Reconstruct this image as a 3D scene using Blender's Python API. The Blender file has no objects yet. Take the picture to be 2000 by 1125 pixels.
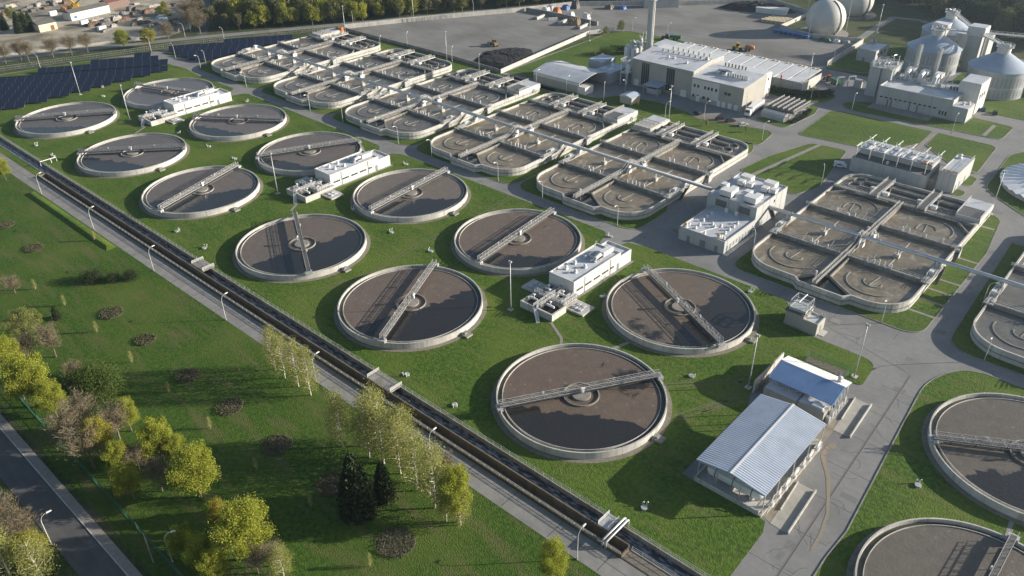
import bpy, math, random
from mathutils import Vector, Matrix
import numpy as np
random.seed(7); RNG = np.random.default_rng(7)
S_ = bpy.context.scene
COL = S_.collection
R = math.radians
# ------------------------------------------------------------------ camera, sky, sun
cd = bpy.data.cameras.new('camera'); cam = bpy.data.objects.new('camera', cd); COL.objects.link(cam)
cd.sensor_width = 36.0; cd.lens = 36.0 * 1586.636 / 2000.0; cd.clip_start = 1.0; cd.clip_end = 6000.0
rt, up, fw = Vector((0.74427, 0.667766, -0.012287)), Vector((-0.346897, 0.40223, 0.847274)), Vector((-0.570723, 0.626338, -0.531014))
M = Matrix((rt, up, -fw)).transposed().to_4x4(); M.translation = Vector((0, 0, 124.355)); cam.matrix_world = M
S_.camera = cam
SUN_AZ, SUN_EL = 45.0, 16.0          # direction towards the sun, measured in the plant's own axes
w = bpy.data.worlds.new('World'); S_.world = w; w.use_nodes = True
nt = w.node_tree; bg = nt.nodes['Background']
sky = nt.nodes.new('ShaderNodeTexSky'); sky.sky_type = 'NISHITA'; sky.sun_disc = False
sky.sun_elevation = R(SUN_EL); sky.sun_rotation = R(90 - SUN_AZ); sky.air_density = 1.0; sky.dust_density = 1.2; sky.ozone_density = 1.0
nt.links.new(sky.outputs[0], bg.inputs[0]); bg.inputs[1].default_value = 0.075
sd = bpy.data.lights.new('sun', 'SUN'); sd.energy = 5.0; sd.angle = R(0.5); sd.color = (1.0, 0.91, 0.79)
so = bpy.data.objects.new('sun', sd); COL.objects.link(so)
sdir = Vector((math.cos(R(SUN_EL)) * math.cos(R(SUN_AZ)), math.cos(R(SUN_EL)) * math.sin(R(SUN_AZ)), math.sin(R(SUN_EL))))
so.rotation_euler = sdir.to_track_quat('Z', 'Y').to_euler(); so.location = (0, 0, 300)
S_.view_settings.view_transform = 'Standard'; S_.view_settings.look = 'None'
S_.view_settings.exposure = 0.97; S_.view_settings.gamma = 1.0
S_.cycles.max_bounces = 5; S_.cycles.diffuse_bounces = 2; S_.cycles.glossy_bounces = 3; S_.cycles.transparent_max_bounces = 6
S_.cycles.volume_bounces = 0

# ------------------------------------------------------------------ helpers
class MB:
    def __init__(s): s.v = []; s.f = []; s.mi = []; s.cur = 0
    def add(s, v, f):
        b = len(s.v); s.v.extend(v)
        for q in f: s.f.append([b + i for i in q]); s.mi.append(s.cur)
        return s
    def box(s, x0, y0, z0, x1, y1, z1):
        return s.add([(x0,y0,z0),(x1,y0,z0),(x1,y1,z0),(x0,y1,z0),(x0,y0,z1),(x1,y0,z1),(x1,y1,z1),(x0,y1,z1)],
                     [(3,2,1,0),(4,5,6,7),(0,1,5,4),(1,2,6,5),(2,3,7,6),(3,0,4,7)])
    def prism(s, poly, z0, z1):
        n = len(poly)
        a = sum(poly[i][0]*poly[(i+1)%n][1]-poly[(i+1)%n][0]*poly[i][1] for i in range(n))
        if a < 0: poly = poly[::-1]
        return s.add([(p[0],p[1],z0) for p in poly]+[(p[0],p[1],z1) for p in poly],
                     [list(range(n))[::-1], list(range(n,2*n))]+[(i,(i+1)%n,n+(i+1)%n,n+i) for i in range(n)])
    def extr(s, prof, a, b):                      # profile [(u,z)] swept straight from a to b (3D), u is sideways
        a = Vector(a); b = Vector(b); d = (b-a).normalized(); sd_ = Vector((d.y,-d.x,0)).normalized(); n = len(prof)
        P = [tuple(o + sd_*u + Vector((0,0,z))) for o in (a,b) for u,z in prof]
        return s.add(P, [list(range(n)), list(range(n,2*n))[::-1]]+[(i,n+i,n+(i+1)%n,(i+1)%n) for i in range(n)])
    def beam(s, p, q, w=.1, h=None):
        h = h or w; p = Vector(p); q = Vector(q); d = q-p
        if d.length < 1e-6: return s
        d.normalize(); a = d.cross(Vector((0,0,1)))
        a = a.normalized() if a.length > 1e-4 else Vector((1,0,0))
        c = a.cross(d); P = []
        for o in (p,q):
            for u,t in ((-1,-1),(1,-1),(1,1),(-1,1)): P.append(tuple(o+a*(u*w/2)+c*(t*h/2)))
        return s.add(P, [(0,1,2,3),(7,6,5,4),(1,0,4,5),(2,1,5,6),(3,2,6,7),(0,3,7,4)])
    def tube(s, path, r, n=8):
        path = [Vector(p) for p in path]; rs = r if isinstance(r,(list,tuple)) else [r]*len(path)
        P = []; F = []; m = len(path)
        ref = None
        for i,p in enumerate(path):
            d = (path[min(i+1,m-1)]-path[max(i-1,0)]).normalized()
            if ref is None: ref = d.cross(Vector((0,0,1))); ref = ref if ref.length > .05 else Vector((1,0,0))
            a = (ref - d*ref.dot(d)).normalized(); c = d.cross(a); ref = a
            for k in range(n):
                t = 2*math.pi*k/n; P.append(tuple(p+(a*math.cos(t)+c*math.sin(t))*rs[i]))
        for i in range(m-1):
            for k in range(n): F.append((i*n+k,i*n+(k+1)%n,(i+1)*n+(k+1)%n,(i+1)*n+k))
        F.append(list(range(n))[::-1]); F.append(list(range((m-1)*n,m*n)))
        return s.add(P,F)
    def cyl(s, x, y, z0, z1, r0, r1=None, n=16):
        return s.lathe([(0,z0),(r0,z0),(r0 if r1 is None else r1,z1),(0,z1)], n, x, y)
    def lathe(s, prof, n=32, cx=0, cy=0, a0=0, a1=None, closed=False):
        full = a1 is None; st = n if full else n+1; k = len(prof); P = []; F = []
        for i in range(st):
            t = a0 + (2*math.pi*i/n if full else (a1-a0)*i/n)
            for r,z in prof: P.append((cx+r*math.cos(t),cy+r*math.sin(t),z))
        for i in range(n):
            i2 = (i+1) % st
            for j in range(k if closed else k-1):
                j2 = (j+1) % k
                if prof[j][0] < 1e-6 and prof[j2][0] < 1e-6: continue
                F.append((i*k+j,i2*k+j,i2*k+j2,i*k+j2))
        if not full and closed: F.append(list(range(k))[::-1]); F.append([n*k+j for j in range(k)])
        return s.add(P,F)
    def wallpath(s, path, t, z0, z1, closed=False):        # wall of thickness t along a 2D path
        n = len(path); L = []
        for i in range(n):
            p = Vector(path[i]); a = Vector(path[i-1]) if (i > 0 or closed) else None
            b = Vector(path[(i+1)%n]) if (i < n-1 or closed) else None
            d1 = (p-a).normalized() if a is not None else None; d2 = (b-p).normalized() if b is not None else None
            d = ((d1 or d2)+(d2 or d1)); d = d.normalized() if d.length > 1e-4 else (d1 or d2)
            nn = Vector((-d.y,d.x)); k = 1/max(.5, nn.dot(Vector((-(d2 or d1).y,(d2 or d1).x))))
            L.append((p+nn*t/2*k, p-nn*t/2*k))
        P = []; F = []
        for a,b in L: P += [(a.x,a.y,z0),(a.x,a.y,z1),(b.x,b.y,z1),(b.x,b.y,z0)]
        for i in range(n if closed else n-1):
            j = (i+1)%n
            for k in range(4): F.append((i*4+k,i*4+(k+1)%4,j*4+(k+1)%4,j*4+k))
        if not closed: F.append((3,2,1,0)); F.append([(n-1)*4+k for k in range(4)])
        return s.add(P,F)
    def rail(s, path, h=1.1, step=2.0, t=.07, rails=2):
        path = [Vector(p) for p in path]
        for a,b in zip(path,path[1:]):
            L = (b-a).length; k = max(1,round(L/step)); U = Vector((0,0,1))
            for i in range(k+1): q = a+(b-a)*i/k; s.beam(q,q+U*h,t)
            for j in range(rails): o = U*(h*(rails-j)/rails); s.beam(a+o,b+o,t)
        return s
    def split(s, name, mat, parent=None):              # every loose piece becomes a part of its own
        n = len(s.v); par = list(range(n))
        def fd(i):
            while par[i] != i: par[i] = par[par[i]]; i = par[i]
            return i
        for f in s.f:
            for i in f[1:]: par[fd(i)] = fd(f[0])
        G = {}
        for f in s.f: G.setdefault(fd(f[0]),[]).append(f)
        B = []
        for fs in G.values():
            ids = sorted({i for f in fs for i in f}); P = np.array([tuple(s.v[i]) for i in ids]); B.append([P.min(0)-.02,P.max(0)+.02,fs])
        merged = True
        while merged:
            merged = False
            for i in range(len(B)):
                for j in range(i+1,len(B)):
                    if (B[i][0] <= B[j][1]).all() and (B[j][0] <= B[i][1]).all():
                        B[i] = [np.minimum(B[i][0],B[j][0]),np.maximum(B[i][1],B[j][1]),B[i][2]+B[j][2]]; B.pop(j); merged = True; break
                if merged: break
        for lo,hi,fs in B:
            ids = sorted({i for f in fs for i in f}); mp = {q:k for k,q in enumerate(ids)}; m = MB(); m.add([s.v[i] for i in ids],[[mp[i] for i in f] for f in fs]); m.build(name,mat,parent)
    def build(s, name, mat, parent=None, loc=(0,0,0), smooth=False, rz=0):
        me = bpy.data.meshes.new(name); me.from_pydata([tuple(p) for p in s.v], [], s.f); 
        for m_ in (mat if isinstance(mat,list) else [mat]): me.materials.append(m_)
        if any(s.mi): me.polygons.foreach_set('material_index', s.mi)
        if smooth: me.polygons.foreach_set('use_smooth', [True]*len(me.polygons))
        me.update(); o = bpy.data.objects.new(name, me); COL.objects.link(o); o.location = loc; o.rotation_euler = (0,0,rz)
        if parent: o.parent = parent
        return o
def tag(o, label=None, cat=None, group=None, kind=None):
    if label: o['label'] = label
    if cat: o['category'] = cat
    if group: o['group'] = group
    if kind: o['kind'] = kind
    return o
def thing(name, label, cat, loc=(0,0,0), rz=0, group=None):
    o = bpy.data.objects.new(name, None); COL.objects.link(o); o.empty_display_size = 1
    o.location = (loc[0],loc[1],loc[2] if len(loc) > 2 else 0); o.rotation_euler = (0,0,rz)
    return tag(o,label,cat,group)
KIDS = {}
def kids(o): return [c for c in COL.objects if c.parent is o]
def dup(root, loc, rz=0, label=None, group=None, scale=None):
    def cp(o, par):
        c = o.copy(); COL.objects.link(c)
        if par: c.parent = par
        for k in KIDS.setdefault(o.name, kids(o)): cp(k,c)
        return c
    r = cp(root,None); r.location = (loc[0],loc[1],loc[2] if len(loc) > 2 else 0); r.rotation_euler = (0,0,rz)
    if scale: r.scale = (scale,)*3 if not isinstance(scale,(tuple,list)) else scale
    return tag(r,label,None,group)
def struct(name, mb, mat, **k): return tag(mb.build(name,mat,**k),kind='structure')
def arc(cx, cy, r, a0, a1, n=10): return [(cx+r*math.cos(R(a0+(a1-a0)*i/n)), cy+r*math.sin(R(a0+(a1-a0)*i/n))) for i in range(n+1)]
def rpoly(pts):                                   # corners (x,y,r) -> rounded polygon
    out = []; n = len(pts)
    for i,p in enumerate(pts):
        r = p[2] if len(p) > 2 else 0; P = Vector(p[:2])
        if r <= 0: out.append(tuple(P)); continue
        A = (Vector(pts[i-1][:2])-P); B = (Vector(pts[(i+1)%n][:2])-P); la, lb = A.length, B.length; A.normalize(); B.normalize()
        r2 = min(r, la*.49, lb*.49); p0 = P+A*r2; p1 = P+B*r2
        for k in range(9):
            t = k/8; out.append(tuple(p0*(1-t)**2+P*2*t*(1-t)+p1*t*t))
    return out

# ------------------------------------------------------------------ materials
def _n(t, kind, **kw):
    n = t.nodes.new(kind)
    for k,v in kw.items():
        if isinstance(k,str) and hasattr(n,k): setattr(n,k,v)
    return n
def mat(name, c1, c2=None, scale=1.0, rough=.8, metal=0.0, c3=None, s3=.05, k3=.5, bump=0, bscale=None, stretch=None, spec=.5, detail=5, coord='world', lo=.35, hi=.65, stains=None):
    m = bpy.data.materials.new(name); m.use_nodes = True; t = m.node_tree; L = t.links.new
    b = t.nodes['Principled BSDF']; b.inputs['Roughness'].default_value = rough; b.inputs['Metallic'].default_value = metal
    b.inputs['Specular IOR Level'].default_value = spec
    b.inputs['Base Color'].default_value = (*c1,1)
    if coord == 'world': pos = _n(t,'ShaderNodeNewGeometry').outputs['Position']
    else: pos = _n(t,'ShaderNodeTexCoord').outputs['Object']
    if stretch:
        mp = _n(t,'ShaderNodeMapping'); mp.inputs['Scale'].default_value = stretch; L(pos,mp.inputs[0]); spos = mp.outputs[0]
    else: spos = pos
    col = None
    if c2:
        no = _n(t,'ShaderNodeTexNoise'); no.inputs['Scale'].default_value = scale; no.inputs['Detail'].default_value = detail; L(spos,no.inputs['Vector'])
        mr = _n(t,'ShaderNodeMapRange'); mr.inputs[1].default_value = lo; mr.inputs[2].default_value = hi; L(no.outputs[0],mr.inputs[0])
        mx = _n(t,'ShaderNodeMix'); mx.data_type = 'RGBA'; mx.inputs[6].default_value = (*c1,1); mx.inputs[7].default_value = (*c2,1)
        L(mr.outputs[0],mx.inputs[0]); col = mx.outputs[2]
    if c3:
        no = _n(t,'ShaderNodeTexNoise'); no.inputs['Scale'].default_value = s3; no.inputs['Detail'].default_value = 6; L(pos,no.inputs['Vector'])
        mr = _n(t,'ShaderNodeMapRange'); mr.inputs[1].default_value = .45; mr.inputs[2].default_value = .7; mr.inputs[4].default_value = k3; L(no.outputs[0],mr.inputs[0])
        mx = _n(t,'ShaderNodeMix'); mx.data_type = 'RGBA'; mx.inputs[7].default_value = (*c3,1)
        if col: L(col,mx.inputs[6])
        else: mx.inputs[6].default_value = (*c1,1)
        L(mr.outputs[0],mx.inputs[0]); col = mx.outputs[2]
    if stains:                                     # vertical run-off streaks
        mp = _n(t,'ShaderNodeMapping'); mp.inputs['Scale'].default_value = (1.2,1.2,.08); L(pos,mp.inputs[0])
        no = _n(t,'ShaderNodeTexNoise'); no.inputs['Scale'].default_value = 1.3; no.inputs['Detail'].default_value = 4; L(mp.outputs[0],no.inputs['Vector'])
        mr = _n(t,'ShaderNodeMapRange'); mr.inputs[1].default_value = .52; mr.inputs[2].default_value = .75; mr.inputs[4].default_value = .75; L(no.outputs[0],mr.inputs[0])
        mx = _n(t,'ShaderNodeMix'); mx.data_type = 'RGBA'; mx.inputs[7].default_value = (*stains,1)
        if col: L(col,mx.inputs[6])
        else: mx.inputs[6].default_value = (*c1,1)
        L(mr.outputs[0],mx.inputs[0]); col = mx.outputs[2]
    if col: L(col,b.inputs['Base Color'])
    if bump:
        no = _n(t,'ShaderNodeTexNoise'); no.inputs['Scale'].default_value = bscale or scale; no.inputs['Detail'].default_value = 4; L(pos,no.inputs['Vector'])
        bu = _n(t,'ShaderNodeBump'); bu.inputs['Distance'].default_value = bump; bu.inputs['Strength'].default_value = 1.0; L(no.outputs[0],bu.inputs['Height']); L(bu.outputs[0],b.inputs['Normal'])
    return m
def grass_mat(name, a, b_, c, dry, kdry):
    m = mat(name,a,b_,1.1,.9,c3=c,s3=.05,k3=.75,bump=.2,bscale=3.4,spec=.15,detail=10,lo=.38,hi=.62)
    t = m.node_tree; L = t.links.new; bs = t.nodes['Principled BSDF']; src = bs.inputs['Base Color'].links[0].from_socket
    pos = _n(t,'ShaderNodeNewGeometry').outputs['Position']
    mp = _n(t,'ShaderNodeMapping'); mp.inputs['Rotation'].default_value = (0,0,R(40)); mp.inputs['Scale'].default_value = (.06,.35,1); L(pos,mp.inputs[0])
    no = _n(t,'ShaderNodeTexNoise'); no.inputs['Scale'].default_value = 1.0; no.inputs['Detail'].default_value = 6; L(mp.outputs[0],no.inputs['Vector'])
    mr = _n(t,'ShaderNodeMapRange'); mr.inputs[1].default_value = .5; mr.inputs[2].default_value = .75; mr.inputs[4].default_value = kdry; L(no.outputs[0],mr.inputs[0])
    mx = _n(t,'ShaderNodeMix'); mx.data_type = 'RGBA'; mx.inputs[7].default_value = (*dry,1); L(src,mx.inputs[6]); L(mr.outputs[0],mx.inputs[0]); L(mx.outputs[2],bs.inputs['Base Color'])
    return m
GRASS = grass_mat('lawn grass',(.086,.146,.020),(.042,.084,.012),(.122,.166,.028),(.155,.150,.055),.55)
PARK = grass_mat('park grass',(.064,.118,.016),(.034,.073,.010),(.095,.130,.025),(.135,.118,.055),.7)
WILD = grass_mat('rough grass',(.060,.085,.028),(.035,.055,.018),(.11,.11,.055),(.14,.115,.075),.8)
ASPH = mat('asphalt',(.205,.205,.20),(.235,.233,.225),.7,.9,c3=(.155,.155,.155),s3=.09,k3=.7,bump=.02,bscale=5,spec=.3)
ASPHD = mat('dark asphalt',(.085,.086,.09),(.11,.11,.11),.35,.85,c3=(.065,.066,.07),s3=.2,k3=.6,spec=.35,stretch=(.25,2.2,1))
CROAD = mat('concrete road',(.255,.25,.235),(.205,.20,.19),.45,.9,c3=(.16,.16,.155),s3=.12,k3=.6,bump=.02,bscale=5,spec=.3)
YARD = mat('compacted yard',(.225,.22,.205),(.185,.18,.168),.12,.9,c3=(.115,.112,.106),s3=.035,k3=.8,spec=.3,stretch=(.7,2.5,1),detail=8)
DIRT = mat('pale dirt',(.46,.415,.325),(.33,.295,.225),.09,.95,c3=(.09,.085,.07),s3=.05,k3=.9,spec=.2,detail=8)
PAVE = mat('pavement slabs',(.27,.25,.225),(.22,.205,.185),1.0,.9,spec=.3)
CONC = mat('tank concrete',(.52,.51,.475),(.44,.43,.40),.35,.85,c3=(.31,.30,.275),s3=.3,k3=.5,stains=(.24,.225,.19),spec=.3)
CONCD = mat('weathered concrete',(.31,.30,.275),(.23,.222,.20),.5,.9,c3=(.16,.15,.125),s3=.35,k3=.7,stains=(.13,.12,.10),spec=.3)
BROWN = mat('stained channel concrete',(.19,.16,.118),(.145,.122,.09),.5,.92,c3=(.09,.08,.062),s3=.4,k3=.6,stains=(.08,.07,.05),spec=.2)
APRON = mat('gravel apron',(.25,.225,.185),(.18,.165,.135),1.5,.95,c3=(.12,.115,.08),s3=.25,k3=.5,spec=.2)
GRAVEL = mat('gravel',(.23,.205,.165),(.13,.12,.10),3.0,.95,bump=.06,bscale=4,spec=.2)
WHITEP = mat('white wall panel',(.60,.59,.56),(.54,.53,.505),.25,.6,stains=(.44,.43,.40))
GREYP = mat('pale grey wall panel',(.42,.43,.42),(.37,.38,.375),.2,.6,stains=(.31,.315,.305))
BEIGE = mat('beige wall panel',(.36,.345,.305),(.32,.31,.275),.2,.65,stains=(.27,.26,.23))
SILOG = mat('digester cladding',(.33,.355,.37),(.29,.31,.325),.25,.6,stains=(.29,.30,.30))
ROOFL = mat('light roof sheet',(.52,.54,.57),(.44,.46,.49),.3,.45,c3=(.36,.37,.39),s3=.25,k3=.5,spec=.5)
ROOFB = mat('blue grey corrugated sheet',(.41,.465,.555),(.365,.415,.50),.4,.4,spec=.5,c3=(.30,.335,.39),s3=.3,k3=.4)
ROOFT = mat('deep blue corrugated sheet',(.15,.25,.44),(.13,.22,.395),.4,.7,spec=.2)
ROOFW = mat('white roof sheet',(.66,.67,.67),(.58,.59,.59),.2,.5)
ROOFD = mat('dark tar roof',(.10,.10,.10),(.14,.135,.125),.5,.9)
ROOFR = mat('dull red roof',(.20,.075,.06),(.15,.06,.05),.8,.8)
GALV = mat('galvanised steel',(.52,.53,.53),(.42,.43,.43),1.5,.45,metal=.35)
RAILM = mat('pale handrail steel',(.56,.55,.52),None,1,.5,metal=.15)
STEELD = mat('dark steel',(.09,.09,.09),(.13,.12,.11),2,.6,metal=.3)
GRATE = mat('steel grating',(.15,.148,.142),(.115,.113,.11),3,.6,metal=.25)
WHITEM = mat('white painted metal',(.68,.68,.665),(.60,.60,.59),1,.4)
PIPEM = mat('clad air pipe',(.56,.58,.60),(.48,.50,.52),.4,.38,metal=.45)
DARKW = mat('window glass',(.025,.03,.035),None,1,.12,spec=.8)
GREYD = mat('grey door paint',(.20,.21,.22),(.17,.18,.19),1,.55)
DARKH = mat('deep pit water',(.018,.018,.016),(.03,.028,.024),.6,.15)
PILE = mat('black sludge heap',(.018,.018,.019),(.035,.034,.033),.4,.95,bump=.25,bscale=.8,spec=.2)
ALGAE = mat('launder algae',(.06,.064,.038),(.035,.042,.03),.8,.3,c3=(.12,.105,.055),s3=.3,k3=.6)
SOLAR = None
GREENF = mat('green fence wire',(.03,.14,.085),None,1,.6)
ORANGE = mat('orange paint',(.50,.17,.04),(.38,.14,.04),2,.5)
YELLOW = mat('yellow paint',(.60,.36,.03),(.5,.30,.03),2,.5)
REDP = mat('red paint',(.42,.05,.03),None,1,.5)
BLUEP = mat('blue paint',(.04,.12,.36),None,1,.5)
GREENP = mat('green paint',(.03,.12,.06),None,1,.5)
BLACKR = mat('black rubber',(.02,.02,.02),None,1,.8)
RUST = mat('rusty steel',(.22,.10,.045),(.14,.07,.035),2,.85)
SILOR = mat('blue grey metal cone',(.36,.42,.50),(.31,.36,.43),.25,.42,spec=.5,c3=(.27,.31,.37),s3=.3,k3=.3)
SPHERE = mat('white gasholder membrane',(.54,.53,.49),(.47,.46,.43),.12,.55,stretch=(1,1,.15))
WOODP = mat('pale timber',(.62,.52,.34),(.48,.39,.25),2,.8)
BRICKP = mat('red brick paving',(.20,.14,.115),(.165,.118,.098),2,.9)
# boat-wave sewage channel
FOAM = mat('channel water with foam streaks',(.045,.052,.062),(.34,.37,.40),.9,.22,lo=.46,hi=.70,stretch=(.55,1.6,1),bump=.12,bscale=1.2,detail=8)
def sewage(name, scum, scum2, tone, dirs=(), speck=True, foam=None):
    """settling water: a scum layer, broken by clear dark water beyond lines (nx,ny,offset) or inside spots (x,y,r)"""
    m = bpy.data.materials.new(name); m.use_nodes = True; t = m.node_tree; L = t.links.new; b = t.nodes['Principled BSDF']
    pos = _n(t,'ShaderNodeTexCoord').outputs['Object']
    def noise(s,d=6,dist=0):
        n = _n(t,'ShaderNodeTexNoise'); n.inputs['Scale'].default_value = s; n.inputs['Detail'].default_value = d; n.inputs['Distortion'].default_value = dist; L(pos,n.inputs['Vector']); return n.outputs[0]
    def mth(op,a,c=None):
        n = _n(t,'ShaderNodeMath'); n.operation = op
        for i,x in enumerate((a,c)):
            if x is None: continue
            if isinstance(x,(int,float)): n.inputs[i].default_value = x
            else: L(x,n.inputs[i])
        return n.outputs[0]
    big = noise(.22,9,.6); mask = None
    for d in dirs:
        if len(d) == 3:
            vm = _n(t,'ShaderNodeVectorMath'); vm.operation = 'DOT_PRODUCT'; L(pos,vm.inputs[0]); vm.inputs[1].default_value = (d[0],d[1],0); v = mth('SUBTRACT',vm.outputs['Value'],d[2]); k = 9; sh = .4
        else:
            vm = _n(t,'ShaderNodeVectorMath'); vm.operation = 'DISTANCE'; L(pos,vm.inputs[0]); vm.inputs[1].default_value = (d[0],d[1],0); v = mth('SUBTRACT',d[2],vm.outputs['Value']); k = 16; sh = 1.6
        v = mth('ADD',v,mth('MULTIPLY',mth('SUBTRACT',big,.5),k))
        mr = _n(t,'ShaderNodeMapRange'); mr.interpolation_type = 'SMOOTHSTEP'; mr.inputs[1].default_value = -sh; mr.inputs[2].default_value = sh; L(v,mr.inputs[0])
        mask = mr.outputs[0] if mask is None else mth('MAXIMUM',mask,mr.outputs[0])
    mx = _n(t,'ShaderNodeMix'); mx.data_type = 'RGBA'; mx.inputs[6].default_value = (*scum,1); mx.inputs[7].default_value = (*scum2,1)
    mr = _n(t,'ShaderNodeMapRange'); mr.inputs[1].default_value = .35; mr.inputs[2].default_value = .68; L(noise(.5,10,.3),mr.inputs[0]); L(mr.outputs[0],mx.inputs[0]); col = mx.outputs[2]
    if foam:
        mr = _n(t,'ShaderNodeMapRange'); mr.inputs[1].default_value = .53; mr.inputs[2].default_value = .72; mr.inputs[4].default_value = foam[3]; L(noise(.13,10,2.2),mr.inputs[0])
        mx = _n(t,'ShaderNodeMix'); mx.data_type = 'RGBA'; L(col,mx.inputs[6]); mx.inputs[7].default_value = (*foam[:3],1); L(mr.outputs[0],mx.inputs[0]); col = mx.outputs[2]
        mr = _n(t,'ShaderNodeMapRange'); mr.inputs[1].default_value = .55; mr.inputs[2].default_value = .66; mr.inputs[4].default_value = .6; L(noise(.07,6,1.5),mr.inputs[0])
        mx = _n(t,'ShaderNodeMix'); mx.data_type = 'RGBA'; L(col,mx.inputs[6]); mx.inputs[7].default_value = (.07,.06,.048,1); L(mr.outputs[0],mx.inputs[0]); col = mx.outputs[2]
    if speck:
        vo = _n(t,'ShaderNodeTexVoronoi'); vo.inputs['Scale'].default_value = .42; L(pos,vo.inputs['Vector'])
        mr = _n(t,'ShaderNodeMapRange'); mr.inputs[1].default_value = .20; mr.inputs[2].default_value = .05; mr.inputs[4].default_value = .5; L(vo.outputs['Distance'],mr.inputs[0])
        mx = _n(t,'ShaderNodeMix'); mx.data_type = 'RGBA'; L(col,mx.inputs[6]); mx.inputs[7].default_value = (.26,.24,.21,1); L(mr.outputs[0],mx.inputs[0]); col = mx.outputs[2]
    ro = .55
    if mask is not None:
        mx = _n(t,'ShaderNodeMix'); mx.data_type = 'RGBA'; L(col,mx.inputs[6]); mx.inputs[7].default_value = (*tone,1); L(mask,mx.inputs[0]); col = mx.outputs[2]
        mr = _n(t,'ShaderNodeMapRange'); mr.inputs[3].default_value = .5; mr.inputs[4].default_value = .1; L(mask,mr.inputs[0]); L(mr.outputs[0],b.inputs['Roughness'])
        mr = _n(t,'ShaderNodeMapRange'); mr.inputs[3].default_value = .22; mr.inputs[4].default_value = .55; L(mask,mr.inputs[0]); L(mr.outputs[0],b.inputs['Specular IOR Level'])
    else: b.inputs['Roughness'].default_value = .3
    L(col,b.inputs['Base Color']); b.inputs['Specular IOR Level'].default_value = .5 if mask is not None and False else (.22 if not foam else .42)
    bu = _n(t,'ShaderNodeBump'); bu.inputs['Distance'].default_value = .05; L(noise(1.5,3),bu.inputs['Height']); L(bu.outputs[0],b.inputs['Normal'])
    return m
# ------------------------------------------------------------------ ground, roads, lawns
g = MB()
for a in ((-1600,-900,900,89.02),(-1600,95.45,900,1700),(-1600,89.02,-520,95.45),(70,89.02,900,95.45)):
    g.add([(a[0],a[1],-.06),(a[2],a[1],-.06),(a[2],a[3],-.06),(a[0],a[3],-.06)],[(0,1,2,3)])
struct('ground',g,WILD)
def sheet(name, poly, z, m): return struct(name,MB().prism(poly,z-.05,z),m)
sheet('park_lawn',[(-345,28.5),(70,28.5),(70,83.4),(-345,83.4)],-.02,PARK)
sheet('plant_road',[(-446,190),(-402,191),(-402,180),(-60,180),(-60,105),(-37.5,95.5),(70,95.5),(70,480),(-132,480),(-132,402),(-275,402),(-275,286),(-402,290),(-402,208),(-446,200)],.0,ASPH)
sheet('solar_track',[(-474,96),(-468,96),(-463.5,126),(-456,152),(-445,182),(-440,190),(-446,196),(-452,182),(-462,150),(-469,126)],.0,CROAD)
sheet('solar_track',[(-446,196),(-441,196),(-436,216),(-428,236),(-417,250),(-398,262),(-398,268),(-420,256),(-433,238),(-441,218)],.004,CROAD)
sheet('sludge_yard',[(-402,297),(-364,368),(-333,428),(-298,458),(-236,516),(-205,500),(-205,459),(-183.5,451.5),(-155,459),(-153.5,404),(-144,393),(-160,392),(-238,402),(-271,400),(-276,393),(-283,378),(-273,294)],.03,YARD)
sheet('public_road',[(-508,90),(-502,90),(-490,136),(-481.5,166),(-467.5,196),(-450.5,230),(-433,260),(-400,316),(-352,400),(-295,474),(-230,534),(-234,540),(-300,480),(-358,404),(-406,320),(-438.5,262),(-456,233),(-473,199),(-487,168),(-496,137)],.0,ASPH)
sheet('wood_road',[(-458,233),(-455,237.5),(-487,260.5),(-560,301),(-562,297),(-491,257)],.008,ASPHD)
sheet('scrapyard_ground',[(-505,60),(-497,137),(-489,168),(-475,198),(-469,222),(-476,240),(-505,258),(-560,285),(-700,275),(-700,60)],-.03,DIRT)
sheet('service_road',[(-430,83.5),(70,83.1),(70,88.75),(-430,88.75)],.0,CROAD)
sheet('street',[(-330,19.4),(-40,19.2),(-40,25.0),(-330,25.6)],.02,ASPHD)
sheet('pavement',[(-330,25.75),(-40,25.15),(-40,27.0),(-330,27.5)],.14,PAVE)
struct('kerb',MB().box(-330,25.2,-.05,-40,25.4,.15),CONC)
# road seams and the covered drain
sm = MB()
for x in range(-404,60,12): sm.box(x-.07,83.6,0,x+.07,88.6,.006)
sm.box(-420,86.2,0,60,86.32,.005)
for x in range(-170,-40,16): sm.box(x-.05,192.3,0,x+.05,197.8,.006)
for y in range(106,180,11): sm.box(-37,y-.05,0,-26.5,y+.05,.006)
sm.beam((-57,187,.004),(-33.5,180.5,.004),.12,.01)
struct('road_seams',sm,mat('bitumen seam',(.05,.05,.05)))
dr = MB().beam((-30.1,96,.01),(-33.3,180,.01),.55,.02); struct('drain_channel',dr,mat('drain frame',(.20,.19,.17)))
struct('drain_slot',MB().beam((-30.1,96,.02),(-33.3,180,.02),.22,.02),STEELD)
KERB = MB(); KN = [0]
def lawn(pts, m=GRASS, z=.1, kerb=True, name='lawn'):
    p = rpoly(pts); struct(name,MB().prism(p,-.05,z),m)
    KN[0] += 1
    if kerb: KERB.wallpath(p,.24,-.05,z+.03+.002*KN[0],closed=True)
lawn([(-476,95.5),(-36.8,95.5),(-37.2,112),(-38.2,114.8),(-41,115.2),(-57.5,115.2),(-57.5,144),(-59.5,149),(-59.5,163.5),(-57.5,168.2),(-43.7,168.2),(-40.6,168.4,3),(-41.3,180,4),(-57.9,180.2),(-67,180.8),(-70.3,192,3),(-118,192,3),(-124,190.5),(-126,182),(-130.5,184,2),(-132.5,192,3),(-232,192,3),(-236,190),(-237,183),(-240.5,186,2),(-245,192,3),(-345,193.6,3),(-347,184.5),(-351,185),(-354,193.6,3),(-388,193.4),(-403,195.2),(-424,192.6),(-438,193.5,5),(-451,181),(-460,154),(-467,127)],kerb=False)
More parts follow.
